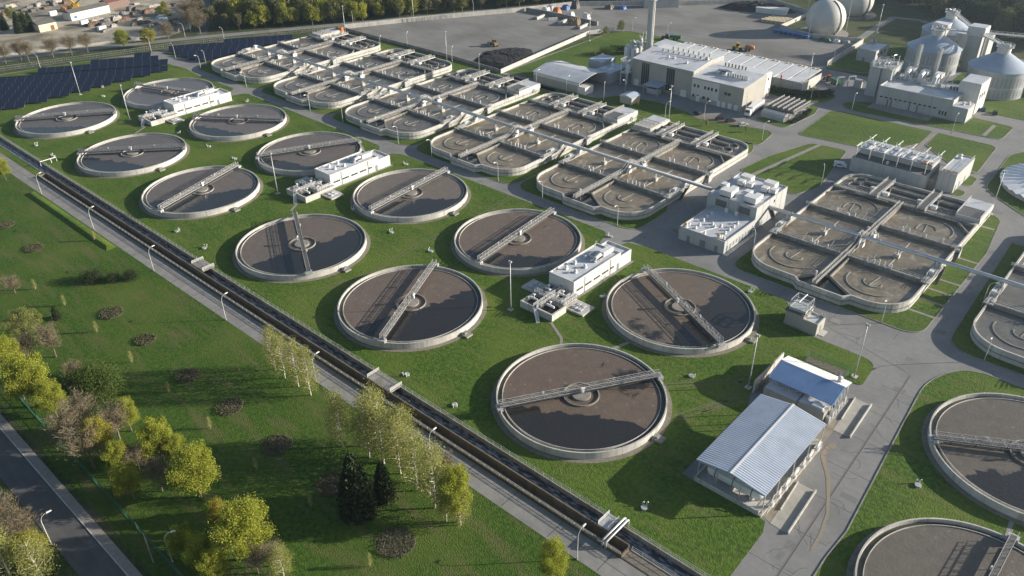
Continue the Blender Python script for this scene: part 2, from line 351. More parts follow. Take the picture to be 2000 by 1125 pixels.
BC = [-372.9,-317.0,-262.1,-206.9,-152.3,-67.4,-5.0]
DY = [1.6,1.2,.4,-.6,0,.4,.5]
lawn([(-402,198.5,9),(-345.2,199.2,8),(-345.2,293),(-402,293)])
lawn([(-345,199,8),(-290,198.7,8),(-290,293),(-345,293)])
lawn([(-289.8,198.7,8),(-234.8,198,8),(-234.8,292),(-289.8,293)])
lawn([(-234.6,197.6,8),(-179.6,197.6,7),(-179.6,287),(-234.6,287)])
lawn([(-179.4,197.8,8),(-126.4,197.4,7),(-126.4,217,2),(-129.5,222),(-129.5,283,3),(-133,290),(-179.4,287)])
lawn([(-92.6,198.2,5),(-37.3,198,6),(-37.3,256),(-39.6,276),(-40.4,283,3),(-47,286),(-92.6,236)])
lawn([(-31,198,7),(66,198),(66,262),(-33.5,268)])
lawn([(66,275),(-21,281,4),(-37,291.5,4),(-51.5,304,5),(-53.4,343,5),(-49,351,3),(66,356)])
lawn([(-124.2,310.5,3),(-125.6,347.5,4),(-83.8,348.6),(-83.2,333),(-90.5,315),(-103.5,313)])
lawn([(-81.6,348.4),(-59.2,348.4,4),(-57.6,316,2),(-60,313.8),(-66,317),(-81,332)])
lawn([(-60.5,302.5,2),(-60.5,312.5,2),(-56,312,2),(-55.6,303,2)]); lawn([(-60,292,1.5),(-60,297.5,1.5),(-55.6,297.5,1.5),(-55.5,293,1.5)])
lawn([(-124.8,263,3),(-122.5,283),(-116,305.3,3),(-102,307,3),(-98.5,284),(-96,268,2),(-100,256,3),(-115,262,2)])
lawn([(-268.5,294.5),(-250,291.3),(-216,293.4),(-212,295,2),(-208.5,303.4,3),(-188.6,307.2,3),(-171.5,304.2),(-164.4,300,2),(-140.7,306,2),(-132.5,307,4),(-130.3,290,5),(-136,287.5),(-235,287.4),(-268.5,290)])
lawn([(-126.8,359,4),(-121,351.4,4),(-60.2,356.4,3),(-60,374.5,2),(-76.2,376),(-77,366),(-114.4,366),(-117,368.5)])
lawn([(-147.5,316,3),(-131.3,313.6,3),(-129,337,2),(-131.2,346.4,4),(-135.5,346.5),(-137,328)])
lawn([(-164,350,2),(-150,347.8),(-131.6,352,5),(-131,367,5),(-143,369.5,3),(-162,368)])
lawn([(-153.2,404.5,2),(-154.8,458),(-134,466),(-128,440),(-132.6,411,3),(-137,406,2)])
lawn([(-272,296),(-276,392),(-269,398.6,3),(-238,400.6,3),(-226,398),(-226,345),(-240,331),(-254,318),(-254,296)])
lawn([(66,192.6),(-24,192.6,6),(-29.8,181,7),(-28.2,160),(-25.2,123),(-25.6,114),(-25,95.6),(66,95.6)])
lawn([(-175,470),(-160,464),(-120,475),(-100,500),(-130,540),(-200,580)],WILD,.02,False)
lawn([(-99,386),(-54,386),(-52,472),(-130,472),(-127,446),(-99,446)],GRASS,.1,False)  # grass by the digesters, spread over paving to stand in for tree shade
struct('kerb',KERB,CONCD)
rd = [(-160.3, 458.5),(-162.9, 486.6),(-164.5, 524.6),(-149.2, 527.6),(-122.8, 505.4)]
m = MB()
for a,b in zip(rd,rd[1:]): m.beam((*a,.04),(*b,.04),4.2,.06)
struct('service_lane',m,ASPH)
sheet('brick_parking',[(-168,301.3),(-162,305),(-159.7,308.3),(-150,308.6),(-141,307.6),(-164,300.4)],.02,BRICKP)
fp = MB()
for y in (209.5,217.2,224.0,231.0,247.5): fp.box(-44.3,y-.45,.05,-37.3,y+.45,.115)
fp.box(-45.5,273,.05,-40,274.2,.115); fp.beam((-113.9,140.4,.1),(-107.2,136.6,.1),.8,.06)
fp.beam((-107.2,136.6,.1),(-104,132.5,.1),.8,.06); fp.beam((-95,139.5,.1),(-92.5,147.8,.1),1.0,.06); fp.beam((-2.2, 147.6,.1),(-1.6, 139.7,.1),.8,.06)
for x in (-237,-348): fp.beam((x+8.5,141,.1),(x+13,134,.1),.8,.06)
fp.beam((-119,262,.1),(-112.5,306,.1),1.6,.06); fp.beam((-82.4,349,.1),(-82.4,317,.1),1.6,.06); fp.box(-82,316.6,.05,-57,317.5,.12); fp.box(-67.5,357,.05,-66,372,.12)
struct('path',fp,PAVE)
# tyre tracks pressed into the clarifier lawn
tk = MB()
for d in (0,1.7): tk.beam((-106,104.5+d,.1),(-62,152+d,.1),.5,.012); tk.beam((-234,172+d,.1),(-163,133+d,.1),.4,.012) if False else None
for a,b in (((-175,192),(-172.5,170)),((-172.5,170),(-174,145)),((-174,145),(-171.5,124)),((-171.5,124),(-176,108))):
    for d in (0,1.5): tk.beam((a[0]+d,a[1],.1),(b[0]+d,b[1],.1),.45,.012)
for a,b in (((-72,122),(-64,140)),((-64,140),(-63,152)),((-66,135),(-60,146))):
    for d in (0,1.7): tk.beam((a[0]+d,a[1],.1),(b[0]+d,b[1],.1),.55,.012)
struct('wheel_tracks',tk,mat('worn grass',(.135,.13,.062),(.075,.09,.032),1.2,.95))
# cracks, repairs and tyre marks on the paving
ck = MB(); pa = MB(); ty = MB(); rg = np.random.default_rng(5)
for (x0,y0,x1,y1,n) in ((-390,192.8,-100,197.5,26),(-60,181,-32,191,8),(-36,100,-26,178,22),(-128,200,-118,285,12),(-36.5,200,-32,280,9),(-125,288,-60,350,0),(-220,298,-140,316,14),(-54,286,-42,345,10)):
    for k in range(n):
        x, y = rg.uniform(x0,x1), rg.uniform(y0,y1); a = rg.uniform(0,6.28); p = (x,y)
        for j in range(rg.integers(3,7)):
            a += rg.normal()*.45; q = (p[0]+math.cos(a)*1.1,p[1]+math.sin(a)*1.1)
            if not (x0 <= q[0] <= x1 and y0 <= q[1] <= y1): break
            ck.beam((*p,.006),(*q,.006),.09,.006); p = q
    for k in range(n//4):
        x, y = rg.uniform(x0,x1-3), rg.uniform(y0,max(y0+.1,y1-3)); pa.box(x,y,-.02,x+rg.uniform(1,4),min(y1,y+rg.uniform(.8,3)),.0035)
for k in range(40):
    x, y = rg.uniform(-380,-300), rg.uniform(300,400); x = -402+(rg.uniform(.1,.95))*120; y = rg.uniform(305,385)
    if (x+402)*.517+297 < y-5 or x > -290: continue
    a = R(40)+rg.normal()*.12; L_ = rg.uniform(15,45); ty.beam((x,y,.034),(x+L_*math.cos(a)*.6,y-L_*math.sin(a)*.2,.034),.5,.006)
for k in range(30):
    x, y = rg.uniform(-255,-165), rg.uniform(405,445); a = rg.uniform(-.6,.9); L_ = rg.uniform(8,24); ty.beam((x,y,.034),(x+L_*math.cos(a),y+L_*math.sin(a)*.5,.034),.45,.006)
struct('road_cracks',ck,mat('bitumen crack',(.085,.085,.085))); struct('road_patches',pa,mat('asphalt repair',(.15,.15,.15),(.175,.175,.17),1.5,.9)); struct('tyre_marks',ty,mat('tyre marks',(.165,.162,.152),(.20,.195,.18),1.2,.9))
# concrete loading aprons by the tank shed
sheet('apron',[(-40.2,116),(-37.4,115.2),(-38.2,129),(-39.2,149.2),(-43.8,166),(-46,168),(-41.9,145)],.03,mat('stained apron',(.30,.265,.205),(.24,.215,.17),.5,.9,c3=(.17,.13,.085),s3=.25,k3=.6))
for y0 in (115.0,149.1):
    x0 = -37.3 if y0 < 120 else -39.3
    dx = -.75 if y0 < 120 else -.7
    sheet('ramp',[(x0,y0),(x0+3.9,y0-.2),(x0+3.9+dx,y0+13.9),(x0+dx,y0+13.9)],.05,mat('pale ramp slab',(.40,.385,.34),(.34,.325,.29),.6,.9,c3=(.20,.17,.125),s3=.35,k3=.35))
    struct('kerb',MB().beam((x0+3.85,y0-.2,.3),(x0+3.85+dx,y0+13.9,.3),.28,.62).beam((x0,y0+4.5,.2),(x0+dx,y0+13.9,.2),.2,.4),CONC)
st = MB(); pts = [(-36.7,144.7),(-37.6,143.2),(-37.9,142.1),(-37.5,140),(-36.4,138.0),(-35,135.8),(-33.6,133.8),(-31.7,129.3),(-29.9,124.9),(-28.6,118.8),(-28.4,114)]
for i in range(len(pts)-1):
    a, b = Vector(pts[i]), Vector(pts[i+1]); d = (b-a).normalized(); n_ = Vector((-d.y,d.x)); wa = (.62-.035*i)*(1+.3*math.sin(i*2.3)); wb = (.62-.035*(i+1))*(1+.3*math.sin((i+1)*2.3))
    st.add([(*(a+n_*wa),.034),(*(a-n_*wa),.034),(*(b-n_*wb),.034),(*(b+n_*wb),.034)],[(0,3,2,1)])
struct('rust_stain',st,mat('rust stain',(.29,.235,.15),(.225,.205,.17),1.6,.9,lo=.35,hi=.6))
sheet('gravel_bed',[(-55,168.9),(-44.8,168.7),(-45,171.6),(-55.2,171.2)],.12,GRAVEL)
sheet('grass_strip',[(-430,88.8),(-320.5,88.8),(-320.5,91.8),(-430,91.8)],.03,GRASS)
sheet('gravel_strip',[(-54.2,88.9),(70,88.9),(70,91.5),(-54.2,91.5)],.05,GRAVEL)
b = MB(); b.add([(-309,79.6,-.03),(-245,79.6,-.03),(-245,83.0,-.03),(-309,83.0,-.03),(-307,80.7,.62),(-247,80.7,.62),(-247,81.3,.6),(-307,81.3,.6)],[(0,1,5,4),(1,2,6,5),(2,3,7,6),(3,0,4,7),(4,5,6,7)])
struct('grass_bank',b,GRASS)
# ------------------------------------------------------------------ outfall channel
struct('channel_water',MB().add([(-520,91.85,-1.0),(70,91.85,-1.0),(70,95.3,-1.0),(-520,95.3,-1.0)],[(0,1,2,3)]),FOAM)
struct('trough_floor',MB().add([(-319.5,89.1,-1.3),(-54.3,89.1,-1.3),(-54.3,91.7,-1.3),(-319.5,91.7,-1.3)],[(0,1,2,3)]),BROWN)
t = thing('channel_wall','low concrete parapet with thin handrail between the service road and the dry trough','wall',(-187,88.95))
MB().box(-132.5,0,-1.4,132.5,.28,.62).box(132.5,.0,-1.4,132.8,2.5,.75).build('wall',BROWN,t); MB().rail([(-132.5,.14,.62),(132.4,.14,.62)],.65,2.2,.06,2).build('handrail',RAILM,t)
t = thing('channel_wall','taller brown stained concrete wall dividing the dry trough from the foaming channel','wall',(-187,91.6))
MB().box(-132.5,0,-1.4,132.5,.32,1.0).box(-132.8,-2.6,-1.4,-132.5,.32,.95).build('wall',BROWN,t)
tag(MB().box(-520,91.55,-1.4,-319.9,91.85,.12).box(-54.0,91.55,-1.4,70,91.85,.15).build('channel_wall',CONCD),'flush concrete channel edge beside the grass strip and the gravel strip','wall')
t = thing('channel_wall','low concrete bank wall with galvanised handrail along the clarifier lawn','wall',(-225,95.25))
MB().box(-295,0,-1.4,295,.3,.22).build('wall',CONCD,t); MB().rail([(-250,.22,.22),(295,.22,.22)],1.0,2.4,.06,2).build('handrail',GALV,t)
t = thing('handrail','double tube handrail along the gravel strip at the end of the trough','railing',(-53.8,91.75)); MB().rail([(0,0,.15),(90,0,.15)],1.0,2.4,.06,2).build('rail_tubes',GALV,t)
t = thing('footbridge','wide worn concrete slab bridge with white rails nearest the big trees','bridge',(-127.8,93.7))
MB().box(-4.3,-1.75,.45,4.3,1.9,.8).build('deck',CONCD,t)
for s in (-4.2,4.2): MB().rail([(s,-1.7,.8),(s,1.9,.8)],1.0,3.4,.1,3).build('railing',WHITEM,t)
t = thing('footbridge','narrow concrete slab bridge with white rails farther up the channel','bridge',(-212.6, 94.5,0))
MB().box(-3.2,-1.9,.35,3.2,1.9,.7).build('deck',CONCD,t)
for s in (-3.1,3.1): MB().rail([(s,-1.9,.7),(s,1.9,.7)],1.0,3.4,.1,3).build('railing',WHITEM,t)
t = thing('footbridge','short steel grating bridge with handrail beside the two silver pipes','bridge',(-60.6,93.6))
MB().box(-1.4,-1.7,.9,1.1,1.9,1.05).build('deck',GALV,t); MB().rail([(-1.3,-1.7,1.05),(-1.3,1.9,1.05)],1.0,1.8,.09,3).build('railing',WHITEM,t); MB().rail([(1.0,-1.7,1.05),(1.0,1.9,1.05)],1.0,1.8,.06,2).build('railing',RAILM,t)
t = thing('pipe_bridge','pair of shiny silver pipes arching across the trough and the channel','pipe',(-58.6,92))
for x in (0,.75): MB().tube([(x,-3.2,0),(x,-3.2,1.5),(x,-2.9,1.75),(x,3.9,1.75),(x,4.25,1.5),(x,4.25,.1)],.24,10).build('pipe',GALV,t,smooth=True)
t = thing('pipe_bridge','single thin white pipe on legs crossing the channel at its far end','pipe',(-330.3, 96.4,0)); MB().tube([(0,-2.5,0),(0,-2.5,1.8),(0,3.5,1.8),(0,3.5,.2)],.16,8).box(-.1,1.4,-.5,.1,1.6,1.8).build('pipe',WHITEM,t)
# ------------------------------------------------------------------ round settling tanks
BRIDGEM = mat('weathered bridge steel',(.44,.435,.42),(.36,.355,.345),1.5,.5,metal=.2)
def bridge_parts(b):
    """rotating scraper bridge, 40 m long along local x"""
    L = 19.9
    MB().box(-L,-.48,.95,L,.48,1.08).box(-L,-.56,.72,L,-.46,1.0).box(-L,.46,.72,L,.56,1.0).build('walkway',GRATE,b)
    for s in (-1,1):
        m = MB(); y = .56*s
        m.beam((-L,y,2.2),(L,y,2.2),.09); m.beam((-L,y,1.66),(L,y,1.66),.05); m.beam((-L,y,1.08),(L,y,1.08),.1)
        n = 30
        for i in range(n+1):
            x = -L+2*L*i/n; m.beam((x,y,1.0),(x,y,2.2),.06)
            if i < n: m.beam((x,y,1.1 if i%2 else 2.2),(x+2*L/n,y,2.15 if i%2 else 1.1),.05)
        m.build('railing',BRIDGEM,b)
    MB().box(-20.6,-1.0,.02,-19.2,1.0,.75).box(19.2,-1.0,.02,20.6,1.0,.75).cyl(-19.8,-.9,.0,.5,.3,None,10).build('end_carriage',GALV,b)
    MB().box(-.3,-1.2,1.1,.3,-.75,2.0).tube([(-.5,-1.0,2.25),(.5,-1.0,2.25)],.27,10).build('drive_cabinet',WHITEM,b)
    MB().box(-9.4,.72,1.3,-8.9,1.0,2.0).box(8.3,.72,1.3,8.8,1.0,2.0).build('control_box',WHITEM,b)
    m = MB()
    for x in (-16,-11,-6,6,11,16): m.beam((x,.3,.75),(x,.3,-.7),.12)
    m.beam((-17.5,.3,-.35),(17.5,.3,-.35),.12,.3); m.build('scraper_arm',STEELD,b)
def make_tank(label, loc):
    t = thing('settling_tank',label,'settling tank',loc,0,'round settling tanks')
    MB().lathe([(19.66,.3),(20,0),(20,1.93),(19.66,1.93)],128,closed=True).build('wall',CONC,t)
    MB().lathe([(19.7,.98),(18.55,.98),(18.55,.8),(19.7,.8)],128,closed=True).build('launder',ALGAE,t)
    MB().lathe([(18.6,.6),(18.6,1.56),(18.46,1.56),(18.46,.6)],128,closed=True).build('weir',CONC,t)
    MB().add([(18.5*math.cos(2*math.pi*i/96),18.5*math.sin(2*math.pi*i/96),1.36) for i in range(96)],[list(range(96))]).build('water',DARKH,t)
    MB().lathe([(4.3,.8),(4.3,1.72),(4.05,1.72),(4.05,.8)],64,closed=True).build('stilling_ring',CONCD,t)
    MB().lathe([(0,1.0),(2.3,1.0),(2.3,1.62),(2.15,1.7),(0,1.74)],48).build('centre_pier',CONCD,t)
    MB().lathe([(19.9,.14),(21.2,.14),(21.25,.02),(19.9,.02)],96,closed=True).build('apron',APRON,t)
    m = MB().box(20.0,-1.1,.02,22.6,1.1,.55).box(20.6,-.6,.55,21.4,.2,1.0); m.build('sampling_pit',CONCD,t,rz=R(1))
    b = bpy.data.objects.new('scraper_bridge',None); COL.objects.link(b); b.parent = t; b.location = (0,0,1.95); bridge_parts(b)
    return t
# d: image-down and s: image-right as seen in the plant plane
DD = Vector((.673,-.739)); SS = Vector((.744,.668))
def dirn(a, b_, off): v = (DD*a+SS*b_).normalized(); return (v.x,v.y,off)
TANKS = [  # centre, bridge angle, clear-water regions, scum tone (far ones painted grey-blue as reflection), label
 ((-88.2,120.4),57.9,[dirn(1,-.32,7.2),(4.5,11.0,4.6,1)],(.150,.120,.098),'nearest settling tank, its grey bridge lying almost level across it'),
 ((-90.8,167.7),-27.5,[dirn(.55,.8,4.5),(-4.5,-15.2,2.4,1),(2,-16.6,1.8,1)],(.155,.128,.105),'settling tank nearest the pump house, lattice bridge falling from upper left to lower right'),
 ((-148.3,120.9),116.5,[dirn(.85,.5,3.6)],(.158,.128,.108),'settling tank just left of the nearest light mast, bridge tilted steeply'),
 ((-150.4,168.1),96,[dirn(1,-.25,10.5),(0,-15,2,1)],(.160,.130,.108),'settling tank half shaded by the nearest white pump block, bright bridge rising to the right'),
 ((-199.4,121.2),-29.5,[dirn(.8,.62,2.6)],(.150,.128,.112),'settling tank whose bridge points straight up the picture with a wide shadow beside it'),
 ((-201.1,168.5),96,[dirn(1,.1,6.0)],(.165,.145,.13),'settling tank right of the middle pump block with a bright white bridge'),
 ((-260.3,121.8),108.5,[dirn(1,.35,4.5)],(.145,.13,.125),'settling tank in the channel row with a bright white bridge slanting up to the right'),
 ((-259.6,168.2),64,[dirn(1,-.5,12)],(.15,.135,.13),'settling tank partly hidden behind the middle white pump block'),
 ((-312.2,122.0),48,[dirn(1,-.4,9)],(.135,.128,.13),'second settling tank from the far end of the channel row, grey bridge almost level'),
 ((-311.4,168.9),34,[dirn(1,-.5,11)],(.15,.142,.142),'settling tank just right of the farthest white pump block'),
 ((-372.2,122.0),54,[dirn(1,0,11)],(.13,.126,.132),'last settling tank in the channel row, beside the end of the solar field'),
 ((-370.3,168.9),20,[],(.135,.13,.135),'farthest settling tank, partly hidden behind the far white pump block'),
 ((-4.0,167.5),30,[dirn(1,.1,3.2)],(.140,.128,.112),'settling tank cut by the right edge of the picture with a wide concrete rim'),
 ((-1.1,119.8),89,[(13,-9,3,1)],(.148,.135,.118),'settling tank cut by the lower right corner of the picture'),
]
T0 = None
for i,(c,ang,dirs,tone,lab) in enumerate(TANKS):
    if T0 is None: T0 = make_tank(lab,c); o = T0
    else: o = dup(T0,c,0,lab)
    for k in kids(o):
        if k.name.startswith('scraper_bridge'): k.rotation_euler = (0,0,R(ang))
        if k.name.startswith('water'):
            k.material_slots[0].link = 'OBJECT'
            k.material_slots[0].material = sewage('settling water',tuple(q*k_ for q,k_ in zip(tone,(.97,.945,.92))),tuple(q*k_*.84 for q,k_ in zip(tone,(.97,.945,.92))),(.026,.025,.024),dirs)
# ------------------------------------------------------------------ aeration basins
WB = {}
GALW = mat('dark gallery water',(.055,.052,.046),(.085,.078,.066),.25,.22,detail=8)
def basin(i, label):
    cx, dy = BC[i], DY[i]; sun = i in (3,4,5)
    t = thing('aeration_basin',label,'aeration basin',(cx,221.5+dy),0,'rectangular aeration basins')
    WL = 2.1
    right_hut = i in (2,3,5); left_hut = i in (0,4)
    bl = arc(-13.2,-10.8,10,180,268,10); br = arc(13.2,-10.5,10,-88,0,10)
    tr = [(23.2,61)] if right_hut else arc(16.2,54,7,0,88,8); tl = [(-23.2,61)] if left_hut else arc(-16.2,54,7,92,180,8)
    out = bl+[(-6.2,-20.9),(-4.2,-22.7),(8.4,-22.7),(9.9,-20.5)]+br+tr+tl
    MB().wallpath(out,.45,-.02,3.0,closed=True).build('outer_wall',CONC,t)
    MB().wallpath([(p[0]*1.0,p[1]) for p in out],.62,1.25,1.6,closed=True).build('wall_band',CONCD,t)
    MB().prism(out,-.05,WL).build('water',WB[i],t)
    MB().prism([(-22.6,46.2),(22.6,46.2),(22.6,53.5),(16,60.3),(-16,60.3),(-22.6,53.5)],WL-.1,WL+.03).build('gallery_water',GALW,t)
    # pit between the lobes
    pit = [(-6.1,-20.8),(-4.1,-22.5),(8.3,-22.5),(9.8,-20.4),(1.3,-14.5),(-1.6,-14.5)]
    MB().prism(pit,WL-.1,WL+.02).build('overflow_pit',DARKH,t)
    MB().wallpath([(-6.1,-20.8),(-3.4,-17.2),(-1.7,-14.4),(-1.5,-1)],.4,WL-.5,3.03).wallpath([(9.8,-20.4),(1.4,-14.4),(1.3,-1)],.4,WL-.5,3.03).wallpath([(-1.6,-14.4),(1.4,-14.4)],.3,WL-.5,2.8).build('dividing_wall',CONCD,t)
    MB().wallpath([(0,1),(0,45)],.8,WL-.5,3.02).build('dividing_wall',CONCD,t)
    for n,y in enumerate((0,25.5)):
        MB().extr([(-.62,WL-.5),(.62,WL-.5),(.62,3.1),(.45,3.3),(-.45,3.3),(-.62,3.1)],(-22.9,y,0),(22.9,y,0)).build('cross_wall',CONCD,t)
        m = MB().rail([(-22.9,y+.5,3.2),(22.9,y+.5,3.2)],1.0,2.3,.055,2).rail([(-22.9,y-.5,3.2),(22.9,y-.5,3.2)],1.0,2.3,.055,2); m.build('handrail',GALV,t)
        m = MB()
        for x in ((-11,-9.2,-6,6,8.1,9.5,11,13) if n == 0 else (-14,-8,7,9,14,19)): m.box(x-.16,y+.2,3.3,x+.16,y+.5,4.4+.3*(x%2))
        m.box(-10.6,y-.7,3.3,-9.6,y-.1,4.1); m.split('valve_stem',WHITEM,t); m = MB()
        for x in (-14,-5.5,7.2,12.4): m.beam((x,y+.6,3.1),(x+.5,y+2.2,5.2),.09)
        m.split('lifting_pole',RAILM,t)
    MB().box(-22.9,44.2,WL-.5,22.9,46.0,3.25).box(-15,43.4,2.9,-4,44.2,3.1).box(6,43.4,2.9,18,44.2,3.1).build('cross_wall',CONCD,t)
    MB().rail([(-22.9,44.3,3.25),(22.9,44.3,3.25)],1.0,2.2,.055,2).rail([(-22.9,45.9,3.25),(22.9,45.9,3.25)],1.0,2.2,.055,2).build('handrail',GALV,t)
    for s in (-1,1):                                # corner fillets at the gallery end
        MB().wallpath([(23*s,38),(18*s,44.1)],.35,WL-.5,3.0).build('dividing_wall',CONCD,t)
    # guide baffles standing just above the water
    for s in (-1,1):
        for (cy,a0,a1) in ((-8.6,170,362),(34.6,-10,190)):
            lo = cy < 0
            MB().wallpath(arc(11.8*s,cy,7.4,a0,a1-28 if s > 0 else a1,20) if lo else arc(11.8*s,cy,7.6,a0-8,a1-35,20),.3,WL-.4,WL+.22).build('guide_baffle',CONCD,t)
            MB().wallpath(arc(11.8*s,cy,2.7,170 if lo else 0,330 if lo else 170,10)+[(11.8*s+(2.3 if lo else -2.6),cy+(.3 if lo else -2.6))],.3,WL-.4,WL+.2).wallpath([(11.8*s-.6,cy+(-2 if lo else 2)),(11.8*s+.2,cy+(4.2 if lo else -3.8))],.25,WL-.4,WL+.18).split('guide_baffle',CONCD,t)
    for s in (-1,1):                               # half walls under the air pipe
        m = MB().wallpath([(11.4*s,2.5),(11.2*s,21.5)],.28,WL-.4,WL+.1); m.box(11.3*s-.8,9.2,WL-.3,11.3*s+.8,10.8,3.3).box(11.3*s-.2,9.8,3.2,11.3*s+.2,10.2,5.0); m.build('pipe_rest',CONC,t)
    # gallery lanes
    m = MB()
    for y in (50.6,55.4): m.wallpath([(-16.5,y),(15.5,y)],.35,WL-.4,2.95)
    m.split('lane_wall',CONCD,t)
    m = MB()
    for y in (50.6,55.4): m.wallpath(arc(-17.5,y,2.6,75,285,9),.25,WL-.4,2.75).wallpath(arc(16.5,y,2.6,-105,105,9),.25,WL-.4,2.75)
    m.split('guide_baffle',CONCD,t)
    for x in (-9.2,6.4):
        b = MB().box(x-1.3,43.6,3.35,x+1.3,60.6,3.55).build('gallery_bridge',GRATE,t)
        m = MB()
        for s in (-1.25,1.25): m.rail([(x+s,43.7,3.5),(x+s,60.5,3.5)],1.1,2.1,.07,3)
        m.box(x-1.38,43.6,3.25,x-1.22,60.6,3.6).box(x+1.22,43.6,3.25,x+1.38,60.6,3.6); m.split('railing',RAILM,b)
        m = MB().box(x+1.8,47.5,3.0,x+3.6,49,4.1).box(x-3.2,49.6,2.6,x-1.6,50.8,3.9).tube([(x+2.6,52,2.5),(x+2.9,52,4.4),(x+4.2,52.6,5)],.16,6).beam((x+2,56,3.4),(x+2.4,56,5.8),.16); m.split('mixer',WHITEM,t)
    # central walkway, climbing over the air pipe
    path = [(0,-22.2,3.5),(0,-1,3.5),(0,6.0,3.5),(0,9.0,5.6),(0,11.6,5.6),(0,14.6,3.5),(0,44.2,3.5)]
    m = MB(); r1 = MB()
    for a,b in zip(path,path[1:]):
        m.beam(a,b,1.15,.14)
        for s in (-.56,.56):
            A = (s,a[1],a[2]); B = (s,b[1],b[2]); r1.rail([A,B],1.1,2.2,.065,3)
    m.build('walkway',GRATE,t); r1.build('railing',RAILM,t)
    m = MB().box(-1.9,10.6,3.0,-.9,13.6,4.5).box(1.0,7.2,3.0,1.9,9,4.4).box(1.2,16.2,2,1.9,18.6,3.6).box(-1.8,20,2,-1.1,20.6,3.9).box(-2.3,-16.6,2.4,-1.8,-16.1,4.2).cyl(-1.4,12,4.5,5.0,.5,None,10).cyl(1.5,17.5,3.6,4.6,.4,None,10).tube([(1.6,17,3.9),(2.6,17,4.2),(3.0,17,3)],.2,8); m.split('aeration_valve',WHITEM,t)
    # side platforms and stairs under the pipe
    for s in (-1,1):
        m = MB().box(23*s-1.0,2.2,3.05,23*s+1.2,12.6,3.28).box(23*s-1.1,-1.4,3.02,23*s+1.3,2.2,3.26); m.split('platform',CONC,t)
        m = MB().rail([(23*s-.9,2.3,3.28),(23*s-.9,12.5,3.28)],1.1,1.7,.09,3).rail([(23*s+1.1,-1.2,3.28),(23*s+1.1,12.5,3.28)],1.1,1.7,.09,3)
        m.rail([(23*s-1,24.6,3.1),(23*s+1.6,24.6,3.1),(23*s+1.6,27,3.1)],1.1,1.3,.09,3); m.split('railing',RAILM,t)
        MB().box(23*s-.9,4,3.28,23*s+.2,6.4,4.4).box(23*s-.8,9.2,3.28,23*s-.2,10.8,5.1).box(23*s+.3,9.2,3.28,23*s+.8,10.8,5.1).split('valve_cabinet',WHITEM,t)
    m = MB().beam((24.2,11.2,3.4),(24.4,5.6,.1),1.0,.16); m.beam((24.0,26.6,3.2),(24.3,20.2,.1),1.0,.14); m.rail([(24.7,11.2,3.4),(24.9,5.6,.2)],1.0,1.5,.07,2).rail([(24.6,26.6,3.2),(24.9,20.2,.1)],1.0,1.5,.07,2); m.split('stair',STEELD,t)
    MB().box(23.4,24.6,0,24.6,26.8,2.9).box(23.35,27.4,.1,24.0,28.6,2.6).split('door_block',GREYP,t)
    if right_hut:
        h = MB().box(16.2,46.6,2.4,23.6,61.4,4.3).build('valve_house',WHITEP,t)
        MB().box(16.5,54,4.3,23.3,61.1,4.42).build('roof',ROOFL,h); MB().box(16.5,46.9,4.3,23.3,53.9,4.36).build('grating',GRATE,h)
        MB().box(23.6,56,1.0,23.66,57.2,3.0).build('door',GREYD,h); m = MB().rail([(16.4,46.8,4.3),(16.4,61.2,4.3)],1.0,1.8,.09,3).rail([(23.4,46.8,4.3),(23.4,53.6,4.3)],1.0,1.8,.09,3); m.build('railing',RAILM,h)
    if left_hut:
        h = MB().box(-23.6,47,2.4,-15.5,61.3,4.0).build('valve_house',CONC,t); MB().box(-23.2,55,4.0,-16,61.0,4.15).build('roof',ROOFL,h); m = MB()
        for y in (47.6,50.8,53.4): m.rail([(-23.3,y,4.0),(-15.8,y,4.0)],1.0,1.8,.09,3)
        m.build('railing',RAILM,h)
        if i == 0: MB().cyl(-16.5,62,2.5,5.6,1.6,None,12).build('orange_tank',ORANGE,h)
    return t
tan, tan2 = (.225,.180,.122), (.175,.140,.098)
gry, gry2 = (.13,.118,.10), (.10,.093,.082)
for i in range(7):  # brown water; sunlit basins painted tanner, far ones greyer as reflected sky
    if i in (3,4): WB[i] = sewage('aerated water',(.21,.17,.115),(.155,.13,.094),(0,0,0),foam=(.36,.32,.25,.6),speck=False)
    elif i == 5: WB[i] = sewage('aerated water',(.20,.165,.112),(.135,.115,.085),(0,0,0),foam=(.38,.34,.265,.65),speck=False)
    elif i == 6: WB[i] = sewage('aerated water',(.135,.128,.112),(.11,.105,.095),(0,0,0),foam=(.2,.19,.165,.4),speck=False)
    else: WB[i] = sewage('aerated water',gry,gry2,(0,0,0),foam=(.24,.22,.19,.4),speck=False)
for i,l in enumerate(['farthest rectangular basin beside the second solar field, orange drum on its far corner',
    'second rectangular basin from the far end, both back corners rounded','third basin from the far end, bright white valve house on its back corner',
    'basin in front of the arched storage hall, white valve house on its back corner','rectangular basin with tan foamy water directly left of the blower building',
    'rectangular basin standing alone right of the blower building, in front of the frame roofed building','rectangular basin cut off by the right edge of the picture']): basin(i,l)
for lab,x0,x1 in (('long silver air pipe carried above the row of basins, ending at the blower building',-391,-115.2),('silver air pipe leaving the blower building on the right and crossing the side road',-97.7,30)):
    t = thing('air_pipe',lab,'pipe',(x0,231.6,5.5))
    MB().tube([(0,0,0),(x1-x0,0,0)],.62,14).build('pipe',PIPEM,t,smooth=True)
    m = MB()
    for x in range(8,int(x1-x0),14): m.tube([(x-.12,0,0),(x+.12,0,0)],.69,14)
    m.build('flange',GALV,t)
    m = MB()
    for c in BC:
        for s in (-23,0,23):
            x = c+s-x0
            if 0 < x < x1-x0: m.box(x-.2,-.7,-2.5,x+.2,.7,-.7)
    m.split('support',GALV,t)
